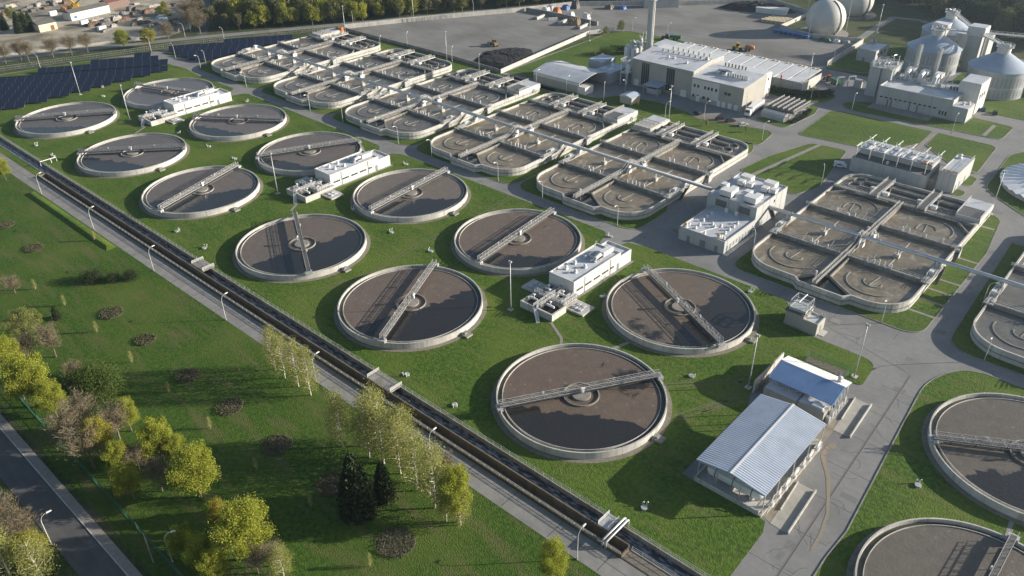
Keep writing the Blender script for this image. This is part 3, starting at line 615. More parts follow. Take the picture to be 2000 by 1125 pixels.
# ------------------------------------------------------------------ pump blocks and their distribution chambers
def parapet(m, x0, y0, x1, y1, z0, z1, roofz, t=.3):
    """walls with an upstand round a sunken roof"""
    m.wallpath([(x0+t/2,y0+t/2),(x1-t/2,y0+t/2),(x1-t/2,y1-t/2),(x0+t/2,y1-t/2)],t,z0,z1,closed=True)
def pane_window(parent, x, y, z, w_, h, axis, n=1, m_=None, frame=True, name='window'):
    """glazed strip on a wall; axis 'x' = wall facing +-x (w along y), 'y' = wall facing +-y (w along x). depth is centred on the wall plane"""
    d = .05
    if axis == 'x': o = MB().box(x-d,y,z,x+d,y+w_,z+h).build(name,m_ or DARKW,parent)
    else: o = MB().box(x,y-d,z,x+w_,y+d,z+h).build(name,m_ or DARKW,parent)
    if frame:
        f = MB(); e = d+.02
        for i in range(n+1):
            q = w_*i/n
            if axis == 'x': f.box(x-e,y+q-.05,z-.02,x+e,y+q+.05,z+h+.02)
            else: f.box(x+q-.05,y-e,z-.02,x+q+.05,y+e,z+h+.02)
        e = d+.035
        for q in (-.06,h):
            if axis == 'x': f.box(x-e,y-.06,z+q,x+e,y+w_+.06,z+q+.06)
            else: f.box(x-.06,y-e,z+q,x+w_+.06,y+e,z+q+.06)
        f.build('frame',GALV,o)
    return o
def vent(parent, x, y, z, s=1, m_=None): return MB().box(x-.45*s,y-.45*s,z,x+.45*s,y+.45*s,z+.35*s).cyl(x,y,z+.35*s,z+.8*s,.3*s,None,10).lathe([(.55*s,z+.75*s),(.5*s,z+.95*s),(0,z+1.15*s)],12,x,y).build('roof_vent',m_ or WHITEM,parent)
def make_pump(label, loc):
    t = thing('pump_block',label,'building',loc,0,'white pump blocks between the tanks')      # origin at its lower left corner, 9 x 22.4 + 5.4 m
    w_ = MB(); parapet(w_,0,0,9,22.4,0,5.5,5.2); w = w_.build('wall',WHITEP,t)
    m = MB().box(.3,.3,4.9,8.7,22.1,5.12)
    for k in range(13): m.box(.55+k*.65,.35,5.12,.62+k*.65,22.05,5.16)
    m.build('roof',ROOFL,t)
    w_ = MB(); parapet(w_,0.2,22.45,9.0,27.9,0,4.2,4); w_.build('annex_wall',WHITEP,t); MB().box(.5,22.7,3.5,8.7,27.6,3.75).build('annex_roof',ROOFL,t)
    for k in range(5): pane_window(t,9.0,1.2+k*4.05,1.9,2.9 if k < 4 else 1.6,.62,'x',4 if k < 4 else 2)
    m = MB()
    for y in (4.4,8.6,12.7,16.7): m.box(8.99,y-.03,.1,9.03,y+.03,5.4)
    m.build('panel_joint',GREYP,t)
    for y in (5.0,17.3): MB().tube([(9.12,y,.1),(9.12,y,5.2)],.07,6).build('downpipe',GREYD,t)
    MB().box(8.97,20.6,.1,9.04,21.7,2.3).build('door',GREYD,t); MB().box(4.0,-.05,.6,4.9,.02,2.8).build('door',GREYD,t)
    for x,y in ((2.3,4.9),(2.4,8.8),(5.6,5.0),(6.0,9.0)): vent(t,x,y,5.12)
    MB().tube([(1.2,2.4,5.2),(1.2,2.4,5.9),(2.3,4.6,5.5)],.08,6).build('vent_pipe',WHITEM,t)
    h = MB().box(5.2,16.6,5.5,6.9,21.4,7.0).build('air_handler',WHITEM,t)
    MB().tube([(6.0,16.6,6.3),(6.0,15,6.4),(6.0,13.8,6.2),(6.0,13.2,5.2)],.65,10).tube([(4.9,14.2,5.9),(3.2,14.4,5.9),(3.2,16.8,5.9)],.35,8).box(6.95,14.5,5.5,7.15,20.5,5.75).build('duct',GALV,h,smooth=False)
    vent(t,2.6,13.5,5.12,.8); MB().rail([(.4,21,5.1),(.4,22,5.1)],1.4,1,.07,2).rail([(4,24.4,4.2),(5.2,24.4,4.2)],1.3,1.2,.07,3).build('roof_ladder',GALV,t)
    MB().box(-.4,-.4,.02,9.9,28.4,.15).build('plinth',CONCD,t)
    return t
def make_chamber(label, loc):
    t = thing('distribution_chamber',label,'concrete chamber',loc,0,'distribution chambers')  # origin at its near left corner
    out = [(0,0),(10.9,0),(10.9,5.6),(9.2,5.6),(9.2,12.4),(.4,12.4)]
    MB().prism(out,0,.9).build('floor',DARKH,t)
    m = MB().wallpath(out,.5,0,2.2,closed=True)
    for p in ([(0,5.9),(10.9,5.9)],[(5.3,0),(5.3,12.4)],[(2.6,6),(2.6,12.3)],[(7.7,5.9),(7.7,12)]): m.wallpath(p,.4,.5,2.14)
    m.build('wall',CONC,t)
    for a,b in (((5.3,-.4,2.36),(5.3,12.2,2.36)),((.2,5.9,2.33),(10.7,5.9,2.33)),((10.2,5.6,2.30),(10.2,12.4,2.30))):
        k = MB().beam(a,b,1.2,.12).build('walkway',GRATE,t); m = MB(); d = (Vector(b)-Vector(a)).normalized(); n_ = Vector((-d.y,d.x,0))*.58
        m.rail([Vector(a)+n_,Vector(b)+n_],1.05,1.8,.08,3).rail([Vector(a)-n_,Vector(b)-n_],1.05,1.8,.08,3); m.build('railing',WHITEM,k)
    for x,y in ((2.2,2.8),(2.2,9.2),(8.0,2.9),(7.2,9.4),(3.8,7.6)): MB().box(x-1.3,y-.22,2.1,x+1.3,y+.22,2.7).tube([(x,y,2.6),(x,y,3.9)],.14,6).box(x-.3,y-.3,3.6,x+.3,y+.3,3.9).build('sluice_gear',WHITEM,t)
    m = MB().beam((5.3,-.4,2.3),(8.6,-3.0,.1),1.1,.14); m.rail([(4.9,-.7,2.3),(8.2,-3.3,.1)],.9,1.6,.06,2); m.build('stair',GALV,t)
    for x0,y0,x1 in ((9.7,7.0,16.0),(-6.6,7.4,-.1)):
        s = MB().box(x0,y0,.0,x1,y0+5.4,.62).build('valve_slab',CONC,t); m = MB()
        for k in range(2): m.box(x0+1.6+k*1.9,y0+1.2,.62,x0+2.8+k*1.9,y0+2.4,.95).box(x0+1.8+k*1.7,y0+3.0,.62,x0+2.6+k*1.7,y0+4.4,.88)
        m.tube([(x0+3,y0+2.7,.6),(x0+3,y0+2.7,1.4),(x0+3.5,y0+2.7,1.4)],.12,6); m.split('hatch',ROOFL,s)
    MB().box(10.75,.6,.3,10.93,1.3,1.8).build('door',STEELD,t)
    return t
P0 = make_pump('nearest white pump block, four mushroom vents and an air handler on its roof',(-125.6,153.6))
C0 = make_chamber('nearest open concrete chamber with white railed walkways in front of a pump block',(-125.0,141.0))
dup(P0,(-236.6,154.1),0,'middle white pump block with a row of dark window strips'); dup(C0,(-236.0,141.4),0,'open concrete chamber in front of the middle pump block')
dup(P0,(-349.4,155.6),0,'farthest white pump block near the solar field'); dup(C0,(-348.6,143.0),0,'open concrete chamber in front of the farthest pump block')
# ------------------------------------------------------------------ blower building
t = thing('blower_building','pale grey two level blower building with white ventilation boxes on its high roof','building',(-113.4,203.1))
m = MB(); parapet(m,0,0,16,19.5,0,4.5,4); m.build('low_wall',GREYP,t); MB().box(.3,.3,3.6,15.7,19.2,4.05).build('low_roof',ROOFL,t)
m = MB(); parapet(m,-1.8,19.55,15.8,40.9,0,8.4,8); m.build('high_wall',GREYP,t); MB().box(-1.5,19.85,7.4,15.5,40.6,7.95).build('high_roof',ROOFL,t)
for x in (3.0,7.6,12.8): MB().box(x,-.05,.1,x+(1.1 if x != 7.6 else 2.0),.03,2.5 if x == 7.6 else 2.2).build('door',GREYD,t)
for k in range(9): MB().box(15.97,1.5+k*1.95,.1 if k not in (2,3) else 1.2,16.05,1.5+k*1.95+.95,2.4).build('door' if k not in (2,3) else 'window',GREYD,t)
for x in (1.3,9.6):
    o = MB().box(x,19.48,5.0,x+4.0,19.58,7.4).build('louvre',GREYD,t); m = MB()
    for k in range(8): m.box(x+.05,19.42,5.1+k*.28,x+3.95,19.5,5.22+k*.28)
    m.build('slats',STEELD,o)
for x in (5.4,9.0): MB().box(x,18.6,4.05,x+1.0,19.3,5.6).build('condenser',WHITEM,t)
MB().box(15.78,31.6,5.9,15.86,32.3,6.9).build('window',DARKW,t)
m = MB()
for x in (5.6,9.4): m.box(x,-.02,.1,x+.05,.0,4.4)
for x in (1.6,6,9.2,13.6): m.box(x,19.5,4.6,x+.05,19.55,8.3)
for y in (24,28.5,33,37): m.box(15.8,y,.1,15.84,y+.05,8.3)
m.build('panel_joint',STEELD,t)
for x,y in ((1.6,1.2),(13.2,1.2)): o = vent(t,x,y,4.05,1.3); MB().lathe([(.62,5.1),(.6,5.35),(.35,5.65),(0,5.75)],12,x,y).build('cap',YELLOW,o)
for p in ((8.3,1.2),(4.1,5.2),(4.2,2.7),(3.4,8.8),(3.2,11.6),(3.1,14.5),(6.9,8.4),(8.4,7.1),(9.7,8.9),(12.6,14.0),(12.8,11.2),(12.8,8.4),(12.9,5.6),(13.3,2.8),(14.6,1.9),(1.7,3.1)): vent(t,p[0],p[1],4.05,.85)
MB().tube([(6.6,.9,4.2),(9.7,9.5,4.2)],.1,6).build('roof_pipe',WHITEM,t)
for x,y,a,b,h in ((3.0,37.0,2.0,1.5,1.7),(11.4,37.4,2.0,1.5,1.7),(3.7,22.6,2.1,1.7,1.9),(12.0,23.3,2.1,1.7,1.9),(3.1,32.8,1.1,1.1,1.5),(6.2,33.0,1.1,1.1,1.4),(4.0,26.2,1.1,1.1,1.5),(.2,27,1.1,1.1,1.5),(8.8,26.9,1.1,1.1,1.5),(12.6,26.5,1.1,1.1,1.4),(11.6,33,1.1,1.1,1.5),(14.4,33.6,1.0,1.0,1.4)):
    o = MB().box(x-a,y-b,8.35,x+a,y+b,8.35+h).build('ventilation_box',WHITEM,t); MB().box(x-a+.2,y-b+.2,7.95,x+a-.2,y+b-.2,8.34).build('frame',STEELD,o)
MB().box(-.9,.0,.02,-.3,19,.5).box(-4.6,4,.02,-1.0,28,.35).split('plinth',CONCD,t); MB().box(16.1,-.2,.02,17.4,19.5,.18).build('step',CONC,t)
MB().beam((16.3,33,.4),(16.3,29,5.4),.9,.3).build('stair',STEELD,t)
# ------------------------------------------------------------------ frame roofed building behind the lone basin
t = thing('filter_building','grey concrete building with a roof carried on exposed white steel frames','building',(-94.1,289.6))
m = MB(); parapet(m,0,0,26.6,14.5,0,5.2,4.9); m.build('wall',GREYP,t); MB().box(.3,.3,4.4,26.3,14.2,4.9).build('terrace_roof',ROOFD,t)
m = MB(); parapet(m,.6,5.6,26.2,14.4,5.2,7.2,7); m.build('upper_wall',GREYP,t); MB().box(.4,5.2,7.2,26.3,14.8,7.5).build('upper_roof',ROOFL,t)
m = MB()
for k in range(8): m.box(1.5+k*3.1,6.2,7.5,3.3+k*3.1,9.2,7.75).box(1.5+k*3.1,10.4,7.5,3.3+k*3.1,13.6,7.75)
m.split('skylight',GALV,t)
m = MB(); parapet(m,29.4,3.2,35.2,23,0,7.0,6.6); m.build('stair_tower',GREYP,t); MB().box(29.7,3.5,6.2,34.9,22.7,6.7).build('tower_roof',ROOFL,t); MB().box(26.65,3,0,29.35,12,3.4).build('link',CONCD,t)
for k in range(6):
    x = .8+k*4.9
    m = MB().beam((x,1.4,4.9),(x,1.4,9.5),.2).beam((x,13.0,4.9),(x,13.0,9.5),.2).beam((x,.2,9.6),(x,5.4,9.6),.22).beam((x+1.2,10.6,9.6),(x+1.2,16.0,9.6),.22).beam((x,5,7.4),(x,5,9.6),.2).beam((x,1.4,9.3),(x+1.2,13,9.3),.12).beam((x+1.2,13,4.9),(x+1.2,13,9.5),.2); m.build('steel_frame',WHITEM,t)
m = MB()
for x in range(4,26,4): m.box(x,-.02,.1,x+.06,.0,5.1)
for x in (31.2,33.2): m.box(x,3.18,.1,x+.06,3.2,6.8)
m.build('panel_joint',STEELD,t); MB().box(22.6,4.2,7.5,26,6.6,7.9).box(30,4.0,7.0,34.6,5.2,7.35).split('rusty_crate',RUST,t); vent(t,31,20,6.7,1.5); vent(t,12,2.6,4.9,1.0); MB().rail([(29.6,3.4,7.0),(35,3.4,7.0),(35,22.8,7.0)],1.0,2,.08,2).build('railing',RAILM,t)
for y in (5,9,15): MB().box(35.18,y,.2,35.25,y+1.4,2.5).build('door',GREYD,t)
# ------------------------------------------------------------------ tank shed and gas treatment building
def gable(m, x0, x1, y0, y1, ze, zr, n, t_=.08):            # ridge along y, ribs running down the slope
    xm = (x0+x1)/2
    for sx in (x0,x1):
        P = []; F = []; k = n*4
        for i in range(k+1):
            y = y0+(y1-y0)*i/k; h = .06 if i%4 in (1,2) else 0
            P += [(sx,y,ze+h),(xm,y,zr+h),(sx,y,ze+h-t_-.1),(xm,y,zr+h-t_-.1)]
        for i in range(k):
            a = i*4; b = a+4
            F += [(a,b,b+1,a+1),(a+2,a+3,b+3,b+2),(a,a+2,b+2,b)]
        F += [(0,1,3,2),(k*4,k*4+2,k*4+3,k*4+1)]
        m.add(P,F)
    return m
t = thing('tank_shed','open sided shed with a large pale corrugated gable roof over white gas tanks','shed',(-54.5,115.1))
MB().box(0,0,.0,15.2,28.4,.45).build('base_slab',CONC,t); MB().box(.1,0,.45,14.6,.25,1.3).box(0,.1,.45,.25,28,1.3).build('kerb_wall',CONC,t)
gable(MB(),-.4,15.0,.6,28.5,5.35,6.5,44).build('roof',ROOFB,t); MB().beam((7.3,.55,6.6),(7.3,28.55,6.6),.4,.1).build('ridge_cap',ROOFW,t)
for y in (.4,7,14,21,28):
    for x in (.3,4.6,9.8,14.9): MB().beam((x,y+(.4 if y < 1 else 0),.45),(x,y+(.4 if y < 1 else 0),5.35+(1.15*(1-abs(x-7.3)/7.7))-.2),.17).build('post',GALV,t)
MB().beam((.3,.8,5.1),(7.3,.8,6.2),.16).beam((7.3,.8,6.2),(14.7,.8,5.1),.16).beam((.3,.8,5.0),(14.7,.8,5.0),.12).build('truss',GALV,t)
MB().box(15.0,6,.4,15.25,27,1.6).build('kerb_wall',WHITEP,t)
m = MB()
for y in (3,6,9,13,17,20,24): m.tube([(15.2,y,.6),(15.6,y,2.6),(15.5,y+1.2,3.4)],.14,6).box(15.3,y+.5,.5,15.9,y+1.0,1.6)
m.rail([(15.9,1,.4),(15.9,26,.4)],1.1,2,.07,2); m.split('pipework',WHITEM,t)
for k,(yy,lab) in enumerate(((3.4,'white horizontal gas tank visible under the open gable end of the shed'),(10.5,'white horizontal gas tank deeper inside the shed behind the front one'))):
    q = thing('gas_tank',lab,'tank',(-54.5+1.2,115.1+yy,.45))
    MB().tube([(0,0,1.9),(.25,0,1.9),(.9,0,1.9),(11.6,0,1.9),(12.3,0,1.9),(12.6,0,1.9)],[.2,.85,1.35,1.35,.85,.2],20).build('shell',WHITEM,q,smooth=True)
    for x in (2.2,6.2,10.4): MB().box(x-.3,-1.0,0,x+.3,1.0,.8).build('saddle',CONC,q); MB().tube([(x-.1,0,1.9),(x+.1,0,1.9)],1.4,20).build('strap',STEELD,q)
t = thing('gas_treatment_building','low beige plant building under a raised blue corrugated canopy','building',(-56.8,149.0))
MB().box(.2,.2,0,8.3,4.6,2.9).box(8.5,.1,0,14.8,4.2,3.3).box(.6,4.7,0,14.6,10.6,2.5).build('wall',BEIGE,t)
MB().box(.4,.4,2.9,8.1,4.4,3.0).box(8.7,.3,3.3,14.6,4.0,3.4).build('lower_roof',ROOFL,t); MB().box(11.6,.6,3.4,14.2,2.4,3.9).build('roof_hatch',WHITEM,t)
def slope(m,x0,x1,ya,za,yb,zb,n):
    P = []; F = []; k = n*4
    for i in range(k+1):
        x = x0+(x1-x0)*i/k; h = .06 if i%4 in (1,2) else 0
        P += [(x,ya,za+h),(x,yb,zb+h),(x,ya,za+h-.16),(x,yb,zb+h-.16)]
    for i in range(k): a = i*4; b = a+4; F += [(a,b,b+1,a+1),(a+2,a+3,b+3,b+2),(a,a+2,b+2,b),(a+1,b+1,b+3,a+3)]
    F += [(0,1,3,2),(k*4,k*4+2,k*4+3,k*4+1)]; m.add(P,F); return m
slope(MB(),-.2,15.6,2.4,4.5,8.6,6.0,30).build('blue_roof',ROOFT,t); slope(MB(),-.2,15.6,8.62,6.0,12.7,4.9,30).build('white_roof',ROOFW,t)
for x in (.2,5,10,15.2):
    for y in (2.9,12.2): MB().beam((x,y,0),(x,y,4.5 if y < 5 else 4.9),.18).build('post',GALV,t)
vent(t,13.6,10.2,5.85,1.1); m = MB()
for k in range(7): m.tube([(1.5+k*1.8,3.2,3.0),(1.5+k*1.8,3.2,4.0),(2.4+k*1.8,3.6,4.0)],.13,6)
for k in range(6): m.box(15.0,1.2+k*1.7,.1,15.9,2.2+k*1.7,1.6+.5*(k%2)).tube([(15.5,1.6+k*1.7,1.5),(15.6,2.4+k*1.7,3.3),(15.2,3+k*1.7,4.4)],.13,6)
m.rail([(16.2,.5,.05),(16.2,11,.05)],1.0,1.6,.07,2); m.split('pipework',GALV,t)
t = thing('screen_wall','freestanding tall concrete screen wall beside the blue canopy','wall',(-59.0,149.2)); MB().box(-.15,0,0,.15,14.8,3.6).build('wall',CONC,t)
q = thing('wire_fence','small green wire fence round the gravel bed','fence',(-55,168.9)); m = MB()
for a,b in (((0,2.8,0),(10,2.9,0)),((10,2.9,0),(10.2,-.2,0)),((0,2.8,0),(0,0,0))): m.rail([a,b],1.6,2.0,.06,4)
m.build('wire_mesh',GREENF,q)
t = thing('pump_house','small beige pump house with an open white pipe frame on its roof','building',(-66.8,181.2))
MB().box(0,0,0,4.9,6,4.2).build('wall',BEIGE,t); m = MB().prism([(-.3,-.3),(5.1,-.3),(5.1,6.4),(-.3,6.4)],4.2,4.45); m.build('roof',ROOFD,t)
m = MB(); parapet(m,4.95,-.4,9.0,4.6,0,3.6,3.4); m.build('annex_wall',BEIGE,t); MB().box(5.2,-.1,2.8,8.7,4.3,3.25).build('annex_roof',ROOFL,t)
MB().box(.5,.6,4.45,4.9,5.2,5.2).build('roof_deck',GALV,t); m = MB()
for z in (5.2,7.3): 
    for a,b in (((.5,.6),(4.9,.6)),((4.9,.6),(4.9,5.2)),((4.9,5.2),(.5,5.2)),((.5,5.2),(.5,.6))): m.beam((*a,z),(*b,z),.16)
for a in ((.5,.6),(4.9,.6),(4.9,5.2),(.5,5.2)): m.beam((*a,4.5),(*a,7.3),.16)
m.beam((.5,2.9,7.3),(4.9,2.9,7.3),.16).beam((2.7,.6,7.3),(2.7,5.2,7.3),.16).tube([(2.7,.4,7.5),(2.7,5.4,7.5)],.2,8).tube([(4.9,3,7.5),(4.9,3,4.8),(7.6,3.2,4.0),(7.6,3.2,3.3)],.18,8).beam((.5,.6,5.2),(.5,5.2,7.3),.1).beam((4.9,.6,5.2),(4.9,5.2,7.3),.1); m.build('pipe_frame',GALV,t)
MB().box(8.97,1.6,.1,9.04,2.6,2.2).build('door',GREYD,t); MB().cyl(8,4,3.3,4.6,.16,None,8).cyl(8.6,4.2,3.3,4.5,.16,None,8).build('roof_vent',GALV,t); MB().box(9.05,.6,.01,10.6,3.6,.12).build('step',CONC,t)
tag(MB().box(-2.6,0,.0,0,2.4,.06).build('service_cover',PAVE,None,(-55.6,189.8,0)),'square slab service cover set in the asphalt beside the pump house','cover')
# ------------------------------------------------------------------ incinerator hall, chimney and its neighbours
t = thing('incinerator_hall','big beige process hall with two dark glazed strips and a lower wing','building',(-213.0,320.5))
# tall block 33 x 27, roof rising to a ridge at y=17
prof = [(0,0),(0,12.4),(17,14.3),(17,13.4),(27,13.4),(27,0)]
def yprof(m, x0, x1, pr):
    n = len(pr); return m.add([(x0,y,z) for y,z in pr]+[(x1,y,z) for y,z in pr],[list(range(n))[::-1],list(range(n,2*n))]+[(i,(i+1)%n,n+(i+1)%n,n+i) for i in range(n)])
yprof(MB(),0,32.7,prof).build('tall_wall',BEIGE,t)
m = MB(); slope(m,-.2,32.9,-.25,12.55,17.1,14.5,60); m.build('sloping_roof',ROOFL,t); MB().box(.2,17.2,13.4,32.5,26.8,13.6).build('flat_roof',ROOFW,t)
m = MB()
for k in range(9): m.cyl(7.5+k*2.9,14.0,14.1,15.3,.45,.5,8)
for k in range(8): m.cyl(9+k*2.8,20.5,13.6,15.0,.4,.45,8)
m.split('roof_chimney',BEIGE,t); vent(t,14,8.5,13.45,1); vent(t,17,8.7,13.45,1); vent(t,25,6.6,13.3,1.1); vent(t,31,14.5,14.2,1.3)
for x in (5.2,18.9): pane_window(t,x,0,1.2,4.4,10.4,'y',4,DARKW,True)
o = MB().box(11.5,-7.6,4.0,19.5,-.1,4.35).build('canopy',ROOFB,t)
for x in (11.8,19.2): MB().beam((x,-7.3,0),(x,-7.3,4),.25).build('post',GALV,o)
MB().box(12.5,-6,.05,18.5,-2.5,2.5).build('machine',GALV,t)
yprof(MB(),32.75,58.6,[(-1.2,0),(-1.2,10.4),(17,12.0),(17,0)]).build('low_wall',BEIGE,t); m = MB(); slope(m,32.8,58.8,-1.4,10.55,17.1,12.15,48); m.build('low_roof',ROOFL,t)
MB().box(32.75,17.05,0,58.0,25.5,11.6).build('rear_wall',BEIGE,t); MB().box(33,17.3,11.6,57.8,25.2,11.75).build('rear_roof',ROOFW,t); MB().box(58.0,20.5,2,58.05,25.4,11.4).build('white_panel',WHITEP,t)
MB().box(33.2,-1.24,2.2,46.8,-1.19,9.9).build('white_panel',WHITEP,t)
for x in (34.2,36.0,39.5,41.2,42.9,45.0): pane_window(t,x,-1.22,6.3,1.0,1.3,'y',1)
for x in (49.5,51.2): pane_window(t,x,-1.2,5.8,1.6,1.4,'y',2)
for x,w_ in ((34,1),(36,1.3),(39,1.5),(41.5,1)): pane_window(t,x,-1.22,1.8,w_,1.2,'y',1)
for x in (36,46.5,49.0,52.0,55.0): MB().box(x,-1.35,.1,x+1.8,-1.18,2.6).build('door',WHITEM,t)
MB().box(27,-.12,.1,30,.02,3.2).build('door',WHITEM,t); MB().box(1.5,-.12,.1,4,.02,3).build('door',WHITEM,t)
for y in (22,24): pane_window(t,58.03,y,8.2 if y < 23 else 3,1.0,1.2,'x',1,None,False)
m = MB()
for k in range(5): m.box(41.5+k*.3,8+k*.1,11.3,42.9+k*.3,9.8,12.4)
for k in range(9): m.cyl(46+k*1.15,7.2+.5*(k%2),11.2,13.0,.45,None,8)
m.box(39.5,7,11.2,41.6,10.5,12.6).tube([(40,9,12.6),(44,9.4,12.9),(47,9.2,12.6)],.5,8)
m.build('roof_plant',GALV,t); m = MB()
for k in range(7): m.cyl(38+k*1.7,19,11.75,13.2,.35,None,8)
m.split('roof_chimney',STEELD,t); MB().tube([(32.9,-.15,.2),(32.9,-.15,12)],.14,6).build('downpipe',WHITEM,t)
t = thing('chimney','tall slim pale steel chimney rising behind the process hall','chimney',(-217.4,340.5)); MB().lathe([(0,0),(1.75,0),(1.6,36.6),(0,36.6)],24).build('shaft',GREYP,t,smooth=False); MB().lathe([(1.72,34.8),(2.3,34.8),(2.3,35.0),(1.72,35.0)],20,closed=True).build('platform',GALV,t); MB().tube([(1.9,-.6,0),(1.9,-.6,35)],.14,6).build('ladder',STEELD,t)
t = thing('platform_tower','white steel platform tower with a vessel beside the process hall','industrial tower',(-217.2,317.4))
for x in (0,3.6):
    for y in (0,4.5): MB().beam((x,y,0),(x,y,11),.35).build('post',WHITEM,t)
for z in (5.5,10.8): MB().box(-.4,-.4,z,4,4.9,z+.25).build('platform',GALV,t)
MB().rail([(-.4,-.4,11),(4,-.4,11),(4,4.9,11),(-.4,4.9,11),(-.4,-.4,11)],1.1,1.5,.1,2).beam((3.6,4,11),(8,10,12.4),1.2,.8).build('railing',RAILM,t); MB().cyl(2.4,2.2,5.8,10.2,1.2,None,14).build('vessel',WHITEM,t); MB().cyl(2,2,1.5,5.2,.3,1.1,12).build('hopper',GALV,t)
for k,(x,y,lab) in enumerate(((-225.0,333.6,'left one of the twin white storage silos beside the chimney'),(-221.2,334.0,'right one of the twin white storage silos beside the chimney'))):
    q = thing('storage_silo',lab,'silo',(x,y)); MB().cyl(0,0,3,12.6,1.75,None,20).build('shell',WHITEM,q); MB().cyl(0,0,12.6,13.4,1.7,.6,16).cyl(0,0,13.4,14.2,.6,None,10).build('cap',WHITEM,q); MB().rail([(1.6*math.cos(a*1.05),1.6*math.sin(a*1.05),12.6) for a in range(7)],1.0,1.5,.08,2).build('railing',RAILM,q); MB().box(-1.4,-1.4,0,1.4,1.4,3).build('frame',GALV,q)
t = thing('flue_gas_plant','cluster of pale vessels, ducts and a conveyor at the foot of the chimney','process plant',(-227,341)); m = MB()
for x,y,h,r_ in ((0,0,13,1.6),(3.4,.4,12,1.4),(1.6,4,14,1.2),(5.5,3.5,13.5,1.3)): m.cyl(x,y,0,h,r_,None,14).cyl(x,y,h,h+1.4,r_,.3,12)
m.split('vessel',GREYP,t); m = MB().box(-.5,-1.5,9,8,5.5,9.3).rail([(-.5,-1.5,13.4),(8,-1.5,13.4),(8,5.5,13.4)],1.1,1.8,.1,2).beam((2,0,14),(9.5,-6,14.4),.9,.9).beam((-1,2,9),(6,2,14),.4); 
for k in range(5): m.beam((k*1.8,5.4,9),(k*1.8,5.4,16+k%3),.16)
m.build('steelwork',GALV,t)
t = thing('process_annex','low grey annex with two skylights between the arched hall and the process hall','building',(-240,322))
MB().box(0,0,0,8.5,11,6.5).build('wall',GREYP,t); MB().box(-.15,-.15,6.5,8.65,11.15,6.8).build('roof',ROOFB,t); MB().box(8.6,-9,0,18.5,8,4.6).build('low_wall',GREYP,t); MB().box(8.65,-9.15,4.6,18.6,8.1,4.85).build('low_roof',ROOFB,t)
for x in (10,13.6): MB().box(x,-4,4.85,x+2.2,0,5.0).build('skylight',WHITEM,t)
t = thing('storage_hall','arched roof storage hall, open at its right end, in front of the sludge yard','building',(-251.6,293.8))
pr = [(0,0),(0,4.9),(3.5,5.55),(7.5,6.25),(11,6.7),(14.5,6.25),(18,5.55),(21,4.9),(21,0)]
pi = [(.3,0),(.3,4.6),(3.6,5.25),(7.5,5.95),(11,6.35),(14.5,5.95),(17.9,5.25),(20.7,4.6),(20.7,0)]
ar = [(-.4,4.9),(3.5,5.62),(7.5,6.34),(11,6.8),(14.5,6.34),(18,5.62),(21.4,4.9)]
m = MB(); n = len(pr)
m.add([(0,y,z) for y,z in pr]+[(28,y,z) for y,z in pr]+[(28,y,z) for y,z in pi]+[(.3,y,z) for y,z in pi],[list(range(n))[::-1]]+[(i,i+1,n+i+1,n+i) for i in range(n-1)]+[(n+i,n+i+1,2*n+i+1,2*n+i) for i in range(n-1)]+[(2*n+i,2*n+i+1,3*n+i+1,3*n+i) for i in range(n-1)]+[list(range(3*n,4*n))]); m.build('wall',BEIGE,t)
m = MB(); k = len(ar); m.add([(-.4,y,z) for y,z in ar]+[(28.6,y,z) for y,z in ar]+[(-.4,y,z+.2) for y,z in ar]+[(28.6,y,z+.2) for y,z in ar],[(i,k+i,k+i+1,i+1) for i in range(k-1)]+[(2*k+i,2*k+i+1,3*k+i+1,3*k+i) for i in range(k-1)]+[(0,2*k,3*k,k),(k-1,2*k-1,4*k-1,3*k-1)]+[(i,i+1,2*k+i+1,2*k+i) for i in range(k-1)]+[(k+i,3*k+i,3*k+i+1,k+i+1) for i in range(k-1)]); m.build('roof',ROOFL,t)
MB().box(0,-.04,3.4,28,.0,4.9).build('white_band',WHITEP,t); MB().box(27,-.3,0,31.5,6,3.4).build('lean_to',WHITEP,t)
t = thing('small_cabin','small beige cabin with a pale gable roof on the lawn','building',(-202.2,295.8)); MB().box(0,0,0,6.4,6.6,3.3).build('wall',BEIGE,t); m = MB().extr([(-3.6,3.3),(3.6,3.3),(0,4.3)],(3.2,-.4,0),(3.2,7,0)); m.build('roof',ROOFB,t)
# long drive-in shed (two leaves)
t = thing('long_shed','long open sheds with a white roof divided by dark seams','shed',(-219.5,371.0))
a = Vector((-221,359.6)); b_ = Vector((-145.6,359.0)); L = (b_-a).length; t.location = (a.x,a.y,0); t.rotation_euler = (0,0,math.atan2(b_.y-a.y,b_.x-a.x))
NB = 11
for k in range(NB):
    x0 = L*k/NB; x1 = L*(k+1)/NB-.8; o = MB().add([(x0,0,4.9),(x1,0,4.9),(x1,21.5,6.0),(x0,21.5,6.0),(x0,0,4.65),(x1,0,4.65),(x1,21.5,5.75),(x0,21.5,5.75)],[(0,1,2,3),(7,6,5,4),(0,4,5,1),(1,5,6,2),(2,6,7,3),(3,7,4,0)]).build('roof_bay',ROOFW,t)
    MB().box(x0+2,20.3,5.9,x0+3.4,21.1,6.3).box(x0+4.2,20.3,5.9,x0+5.2,21.1,6.25).build('roof_vent',WOODP,o)
MB().box(0,.2,0,L,.45,4.6).build('rear_wall',CONC,t)
m = MB()
for k in range(NB+1): m.box(L*k/NB-.3,.5,0,L*k/NB-.05,20.5,4.6)
m.split('bay_wall',CONC,t)
for x in (57,65): MB().cyl(x,-.3,4.3,6.6,.35,None,8).build('red_beacon',REDP,t)
